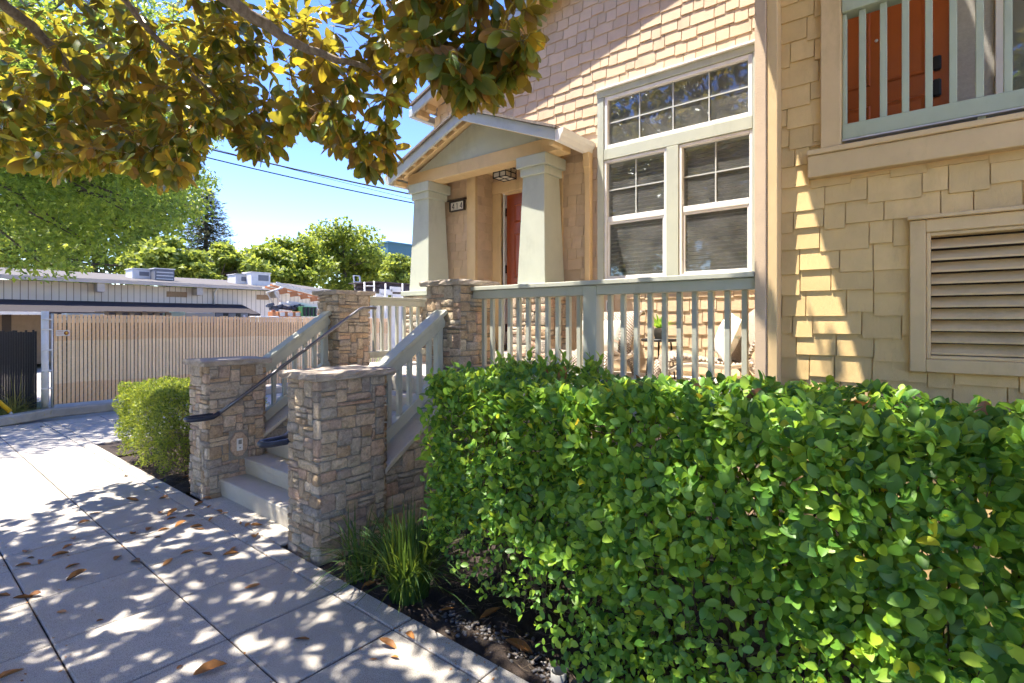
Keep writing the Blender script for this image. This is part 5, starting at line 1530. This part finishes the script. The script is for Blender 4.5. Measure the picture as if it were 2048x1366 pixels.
aw = MB().hexa([(-14,YB-1.9,1.80),(11.3,YB-1.9,1.80),(11.3,YB-.003,2.24),(-14,YB-.003,2.24),(-14,YB-1.9,1.90),(11.3,YB-1.9,1.90),(11.3,YB-.003,2.36),(-14,YB-.003,2.36)]).build('awning', MAT['dark_awning'], bd)
MB().box(-14, 3.9, YB-1.93, YB-1.902, 1.80, 1.90).build('awning_gutter', MAT['white_paint'], aw)
for (xa, xb) in ((8.15,8.95),(12.0,12.6)): MB().box(xa, xb, YB-.012, YB-.002, 2.62, 2.86).build('vent', MAT['pallet_wood'], bd)
MB().box(3.0, 3.25, YB-.03, YB-.002, 0, 1.9).build('doorway', MAT['dark_bronze'], bd)
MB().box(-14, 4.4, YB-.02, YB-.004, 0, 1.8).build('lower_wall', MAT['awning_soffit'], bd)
MB().tube([(10.05,YB-.55,3.1),(10.05,YB-.06,2.9),(10.05,YB-.06,2.3)], .04, 8).build('downspout', MAT['white_paint'], bd)
def ac(label, px0, px1, y, z0, z1, mat, grille):
    q0, q1 = [(px-1024)/F_PX for px in (px0, px1)]
    x0, x1 = [y*(SA+q*CA)/(CA-q*SA) for q in (q0, q1)]
    t = thing('rooftop_unit', label, 'air conditioner', ((x0+x1)/2, y, z0), 'boxy units on the workshop roof')
    MB().box(x0, x1, y, y+1.0, z0, z1).build('cabinet', MAT[mat], t, .02)
    MB().box(x0-.03, x1+.03, y-.03, y+1.03, z1, z1+.04).build('lid', MAT['ac_white'], t)
    if grille:
        for k in range(7):
            x = x0+.12+(x1-x0-.24)*k/6; MB().box(x-.045, x+.045, y-.02, y-.001, z0+.12, z1-.1).build('grille', MAT['ac_dark'], t)
        for k in range(1,4): MB().box(x0+.05, x1-.05, y-.03, y-.021, z0+(z1-z0)*k/4-.02, z0+(z1-z0)*k/4+.02).build('bar', MAT['ac_white'], t)
    else:
        MB().box(x0+.35*(x1-x0), x1-.1, y-.012, y-.001, z0+.45*(z1-z0), z1-.1).build('louvre', MAT['ac_dark'], t)
    return t
ac('pale rooftop unit left of the grilled one above the awning', 265, 303, YB+1.5, 3.35, 3.86, 'ac_white', False)
ac('grey grilled air conditioner on the workshop roof', 310, 349, YB+.9, 3.30, 3.88, 'ac_dark', True)
ac('smaller of the two weathered boxes on the workshop roof', 472, 502, YB+1.6, 3.35, 3.92, 'ac_white', False)
ac('larger weathered white box on the workshop roof', 503, 541, YB+1.0, 3.30, 4.02, 'ac_white', False)

# things stored in the yard behind the fence
def at(px, py, y):
    q = (px-1024)/F_PX; d = (SA+q*CA, CA-q*SA, (641-py)/F_PX); k = y/d[1]; return (d[0]*k, y, EYE+d[2]*k)
def crate(name, label, cat, px0, px1, py0, py1, y, dep, mat, ribs=0, rmat=None, grp=None):
    a_, c_ = at(px0, py0, y), at(px1, py1, y); t = thing(name, label, cat, ((a_[0]+c_[0])/2, y, c_[2]), grp)
    MB().box(a_[0], c_[0], y, y+dep, c_[2], a_[2]).build('body', MAT[mat], t, .01)
    for k in range(ribs):
        x = a_[0]+(c_[0]-a_[0])*(k+.5)/ribs; w_ = (c_[0]-a_[0])/ribs*.28; MB().box(x-w_, x+w_, y-.03, y-.001, c_[2]+.02, a_[2]-.02).build('panel', MAT[rmat], t)
    return t
crate('crate', 'orange and white banded crate on the rack behind the fence', 'crate', 556, 603, 623, 634, 14.5, .6, 'rust_orange', 3, 'white_paint')
crate('crate', 'green crate beside the far stair pillar', 'crate', 605, 634, 613, 633, 14.4, .6, 'green_box', 4, 'black_slat')
crate('tank', 'white tank showing over the fence below the rack', 'tank', 522, 558, 632, 650, 14.2, .7, 'white_paint', 0)
crate('tarp_roll', 'long white tarpaulin roll showing over the left end of the fence', 'tarpaulin', 134, 209, 626.5, 640, 13.0, .5, 'white_paint', 0)
crate('tarp_roll', 'short pale tarpaulin showing over the middle of the fence', 'tarpaulin', 372, 430, 625.5, 645, 14.0, .5, 'beige_siding', 0)
crate('cabinet', 'grey-green metal cabinet over the fence beside the pallets', 'cabinet', 341, 370, 623.5, 645, 13.6, .5, 'green_paint', 0)
crate('trailer', 'dark trailer bed showing over the fence before the workshop', 'trailer', 425, 500, 625, 645, 15.0, 1.0, 'black_metal', 3, 'ac_dark')
# pallet stack
pa, pc = at(212, 622, 13.3), at(338, 633, 13.3)
t = thing('pallet_stack', 'wooden pallets stacked behind the tan fence', 'pallets', ((pa[0]+pc[0])/2, 13.3, 1.6))
for z in (pa[2]-.02, pa[2]-.13): MB().box(pa[0], pc[0], 13.3, 14.3, z, z+.02).build('deck', MAT['pallet_wood'], t)
for k in range(6):
    x = pa[0]+(pc[0]-pa[0])*k/5; MB().box(x-.05, x+.05, 13.31, 13.4, pa[2]-.108, pa[2]-.022).build('block', MAT['pallet_wood'], t)
# pipe rack with long bundles
t = thing('pipe_rack', 'rusty rack carrying a slanting bundle of ribbed panels behind the fence', 'rack', (9.0, 15.2, 1.2))
A_, B_ = Vector(at(548, 568, 15.2)), Vector(at(700, 607, 16.0))
for k in range(5):
    o_ = Vector((0, .16*k, -.02*k)); MB().bar(A_+o_, B_+o_, .12, .05).build('beam', MAT['rust_orange' if k % 2 else 'galvanised'], t)
d_ = B_-A_
for k in range(8):
    p = A_+d_*(k+.4)/8; MB().bar(p+Vector((0,-.06,-.20)), p+Vector((.22,-.06,-.16)), .05, .15).build('rib', MAT['rust_orange'], t)
MB().bar(A_+Vector((.05,-.05,.05)), B_+Vector((0,-.05,.04)), .04, .03).build('pole', MAT['galvanised'], t)
for (p, q, s) in (((533,585),(546,606),(566,575)), ((549,585),(562,606),(562,574))):
    a1, a2, a3 = Vector(at(*s,15.0)), Vector(at(*p,15.0)), Vector(at(*q,15.0)); MB().tube([a1,a2,a3], .025, 6).build('bracket', MAT['galvanised'], t)
for (u_, v_) in (((533,612),(604,622)), ((540,618),(606,612)), ((560,606),(640,616)), ((575,604),(640,612))):
    MB().bar(Vector(at(*u_,14.8)), Vector(at(*v_,14.8)), .10, .06).build('bar_stock', MAT['blue_paint' if u_[0] < 550 else 'galvanised'], t)
for k in range(7):
    p = Vector(at(536+k*9, 611+((k*5)%7), 14.7)); MB().bar(p, p+Vector((.16,0,.05*(-1)**k)), .08, .08).build('clamp', MAT['blue_paint'], t)
for px in (548, 640): p = Vector(at(px, 620, 15.2)); MB().box(p.x-.04, p.x+.04, 15.2, 15.28, 0, p.z).build('upright', MAT['rust_orange'], t)
# ladder
crate('storage_bin', 'long white storage bin behind the short landing railing', 'bin', 748, 842, 606, 700, 15.9, 1.0, 'white_paint', 4, 'ac_white')
t = thing('ladder', 'white ladder standing upright behind the far stair pillar', 'ladder', at(714, 641, 17.0))
a1, a2 = Vector(at(707,551,17)), Vector(at(713,600,17)); c1, c2 = Vector(at(719,552,17)), Vector(at(725,600,17))
for (p, q) in ((a1,a2),(c1,c2)): MB().bar(p+(p-q)*0, q+(q-p)*1.5, .05, .03, (0,1,0)).build('stile', MAT['white_paint'], t)
for k in range(6): f = k/4; MB().bar(a1+(a2-a1)*f, c1+(c2-c1)*f, .03, .03).build('rung', MAT['white_paint'], t)
# timber store
t = thing('timber_store', 'dark timber stacked on a scaffold rack beside the left column', 'timber rack', at(790, 641, 15.5))
p0_, p1_ = at(758, 566, 15.5), at(835, 585, 15.5)
for k in range(6):
    z = p1_[2]+.0+k*(p0_[2]-p1_[2])/6; MB().box(p0_[0]+.05*(k % 3), p1_[0]+.4, 15.5+.02*k, 17.0, z, z+.06).build('plank', MAT['dark_timber'], t)
MB().box(p0_[0]-.25, p1_[0]+.4, 15.45, 17.0, p0_[2]+.02, p0_[2]+.05).build('cover', MAT['dark_timber'], t)
for (px0, px1, py0, py1) in ((762,785,578,590),(782,802,573,584),(752,776,587,600),(786,806,588,602)):
    a_, c_ = at(px0,py0,15.35), at(px1,py1,15.35); MB().box(a_[0], c_[0], 15.35, 15.45, c_[2], a_[2]).build('white_panel', MAT['white_paint'], t)
for (px, py) in ((729,564),(748,562),(771,567),(805,567)): a_ = at(px,py,15.2); MB().tube([(a_[0],15.2,0),a_], .03, 6).build('scaffold_pole', MAT['galvanised'], t)
for (py, x0_, x1_) in ((572,732,748),(600,748,806)): MB().tube([at(x0_,py,15.2), at(x1_,py,15.2)], .02, 6).build('scaffold_bar', MAT['galvanised'], t)
# blue building far off
a_, c_ = at(776, 486, 70), at(900, 600, 70)
t = thing('far_building', 'flat blue building glimpsed behind the trees at the left column', 'building', ((a_[0]+c_[0])/2, 70, 0))
MB().box(a_[0], c_[0]+8, 70, 80, 0, a_[2]).build('wall', MAT['blue_wall'], t); MB().box(a_[0]-.2, c_[0]+8.2, 69.8, 80.2, a_[2], a_[2]+.3).build('parapet', MAT['blue_wall'], t)

# ================================================================== trees
def tree(name, label, base, crown_c, rad, n, leaf, mat, bark_, seed, trunk_r=.16, tiers=0, blobs=26, tpl=HED, grp=None, cut=None):
    r = random.Random(seed); t = thing(name, label, 'tree', base, grp); C0 = Vector(crown_c)
    cl = []
    for _ in range(blobs):
        v = rv(r)*(r.random()**.45); p = C0 + Vector((v.x*rad[0], v.y*rad[1], v.z*rad[2])); s_ = r.uniform(.22,.42)*min(rad)*(.62 if tiers else 1)
        cl.append((p, s_))
    ms = []; tot = sum(s*s for _, s in cl); b = MB()
    B0 = Vector(base); hub = C0*.45 + Vector((base[0], base[1], C0.z))*.55 - Vector((0,0,rad[2]*.4)); mid = (B0+hub)/2 + Vector((r.uniform(-.2,.2), r.uniform(-.2,.2), 0))
    b.tube([B0, mid, hub, C0], [trunk_r*1.25, trunk_r, trunk_r*.85, trunk_r*.3], 8)
    for (p, s_) in cl:
        b.tube([hub + (C0-hub)*r.uniform(0,.7), (hub+p)/2+Vector((0,0,.15*rad[2]*r.random())), p], [trunk_r*.4, trunk_r*.2, trunk_r*.05], 5, 0, False)
        k = int(n*s_*s_/tot)
        for _ in range(k):
            v = rv(r)*(r.random()**.4); fl_ = .62 if tiers else .85
            q = p + Vector((v.x*s_*1.25, v.y*s_*1.25, v.z*s_*fl_))
            if tiers: q.z += .10*s_*math.sin(q.x*5+q.y*4)
            if cut and cut(q): continue
            d = (rv(r) + Vector((v.x, v.y, -.25))*.8).normalized(); l = leaf*r.uniform(.7,1.25)
            ms.append(np.array(frame4(q, d, Vector((v.x*.4, v.y*.4, 1)) + rv(r)*.7, l, l, l)))
    b.build('trunk', MAT[bark_], t)
    tag(scatter('crown', tpl[0], tpl[1], ms, MAT[mat], t), kind='stuff'); return t
tree('street_tree', 'large bright green shade tree at the left behind the magnolia', (-1.2,14.2,0), (1.8,13.6,6.0), (4.1,3.9,3.4), 80000, .115, 'street_tree_leaf', 'tree_bark', 71, .2, 1, 150,
     tpl=leaf_tpl(.5, ((0,0),(.4,1),(1,0)), .1, .1), cut=lambda q: q.x + .35*math.sin(q.z*3.1+q.y) > 3.0 + (q.z-2.5)*1.0)
S3 = leaf_tpl(.75, ((0,0),(.4,1),(1,0)), .15, .1)
def ft(label, px, py, y, rpx, rpz, n, mat, seed, leaf=.36, name='background_tree'):
    c = at(px, py, y); k = (c[0]*SA+c[1]*CA)/F_PX
    tree(name, label, (c[0], y, 0), c, (rpx*k, rpx*k*.9, rpz*k), int(n*1.5), leaf, mat, 'tree_bark', seed, .22, 0, 46, tpl=S3, grp='trees behind the workshop')
ft('round-topped tree right of centre, tallest of the trees behind the workshop', 690, 510, 44, 78, 76, 6500, 'far_tree_leaf', 81)
ft('broad green tree left of the tallest one behind the workshop', 575, 530, 42, 82, 58, 6000, 'far_tree_leaf', 82)
ft('low yellow-green tree against the left porch column', 795, 545, 36, 32, 42, 2600, 'lime_tree_leaf', 83, .30)
ft('low spreading tree below the conifer', 440, 540, 40, 85, 48, 5000, 'lime_tree_leaf', 84)
ft('pale green tree above the grilled air conditioner', 340, 525, 38, 70, 50, 4200, 'lime_tree_leaf', 85)
ft('light green tree behind the left end of the workshop roof', 120, 500, 44, 170, 90, 7000, 'lime_tree_leaf', 86)
ft('green tree filling the gap behind the pale roof boxes', 505, 560, 46, 80, 40, 3600, 'far_tree_leaf', 87)
ft('dim green tree behind the ladder', 750, 570, 52, 90, 60, 4000, 'far_tree_leaf', 88)
ft('tall green tree far behind the street tree', 190, 400, 52, 170, 150, 9000, 'lime_tree_leaf', 89, .5)
# conifer
t = thing('conifer', 'dark grey-green conifer rising behind the workshop', 'tree', (at(412,641,60)[0], 60, 0)); r = random.Random(91)
top = Vector(at(412, 372, 60)); b = MB(); b.tube([(top.x,60,0), (top.x,60,top.z*.6), top], [.35,.22,.03], 7); ms = []
for k in range(210):
    f = (k/210)**.9; z = top.z - .3 - f*(top.z-4.5); L = .5 + 4.6*f**.75*r.uniform(.6,1.1); a_ = k*2.4; d = Vector((math.cos(a_), math.sin(a_), 0)); p0_ = Vector((top.x,60,z))
    tip = p0_ + d*L + Vector((0,0,-.10*L+.22*L*(r.random()-.3))); b.tube([p0_, p0_+d*L*.5-Vector((0,0,.10*L)), tip], [.05,.03,.01], 4, 0, False)
    for j in range(int(16+26*L)):
        g_ = r.uniform(.12,1); q = p0_ + (tip-p0_)*g_ + Vector((r.gauss(0,.13*L*.6),r.gauss(0,.13*L*.6),r.gauss(0,.13)))*(.4+.6*g_)
        ms.append(np.array(frame4(q, d+rv(r)*.6, Vector((0,0,1))+rv(r)*.4, .30, .42, .3)))
b.build('trunk', MAT['tree_bark'], t); tag(scatter('needles', BLADE[0], BLADE[1], ms, MAT['conifer_needle'], t), kind='stuff')

# ================================================================== overhead wires
def wire(label, p, q, sag, rad):
    p, q = Vector(p), Vector(q); pts = []
    for k in range(25):
        f = k/24; pts.append(p+(q-p)*f - Vector((0,0,sag*4*f*(1-f))))
    m = MB().tube(pts, rad, 6); o = m.build('overhead_wire', MAT['cable_black']); return tag(o, label, 'wire', 'overhead wires')
def ray(px, py, t): q = (px-1024)/F_PX; return ((SA+q*CA)*t, (CA-q*SA)*t, EYE+(641-py)/F_PX*t)
wire('thick overhead cable, middle of the three left of the porch roof', ray(60,205,30), ray(900,404,34), .25, .045)
wire('lower overhead cable left of the porch roof', ray(60,222,30), ray(900,420,34), .3, .035)
wire('thin overhead wire close above the lower cable', ray(300,262,31), ray(900,416,34), .12, .012)
wire('highest overhead wire meeting the main gable roof', ray(300,60,30), ray(880,226,34), .15, .022)

# ================================================================== across the road (seen only as reflections in the windows)
t = thing('opposite_house', 'grey two-storey house across the road', 'house', (-17, 4, 0))
MB().box(-24, -16, -6, 9, 0, 5.6).build('wall', MAT['brick_wall_far'], t)
MB().prism([(-15.4,-6.6,5.6),(-24.6,-6.6,5.6),(-20,-6.6,8.0)], (0,16.2,0)).build('roof', MAT['roof_shingle'], t)
for y in (-4,-1,2,5,7.5):
    for z in (1.0, 3.6): MB().box(-16, -15.97, y-.5, y+.5, z, z+1.2).build('window', MAT['ac_dark'], t)
for i, (y, x) in enumerate(((-3,-10.8),(3.5,-11),(10,-10.6))):
    tree('roadside_tree', ('rounded roadside tree opposite the right house', 'rounded roadside tree opposite the stairs', 'rounded roadside tree opposite the bush')[i], (x,y,0), (x,y,6.2), (2.8,3.2,3.4), 3600, .34, 'far_tree_leaf', 'tree_bark', 95+i, .14, 0, 20, tpl=S3, grp='roadside trees across the road')
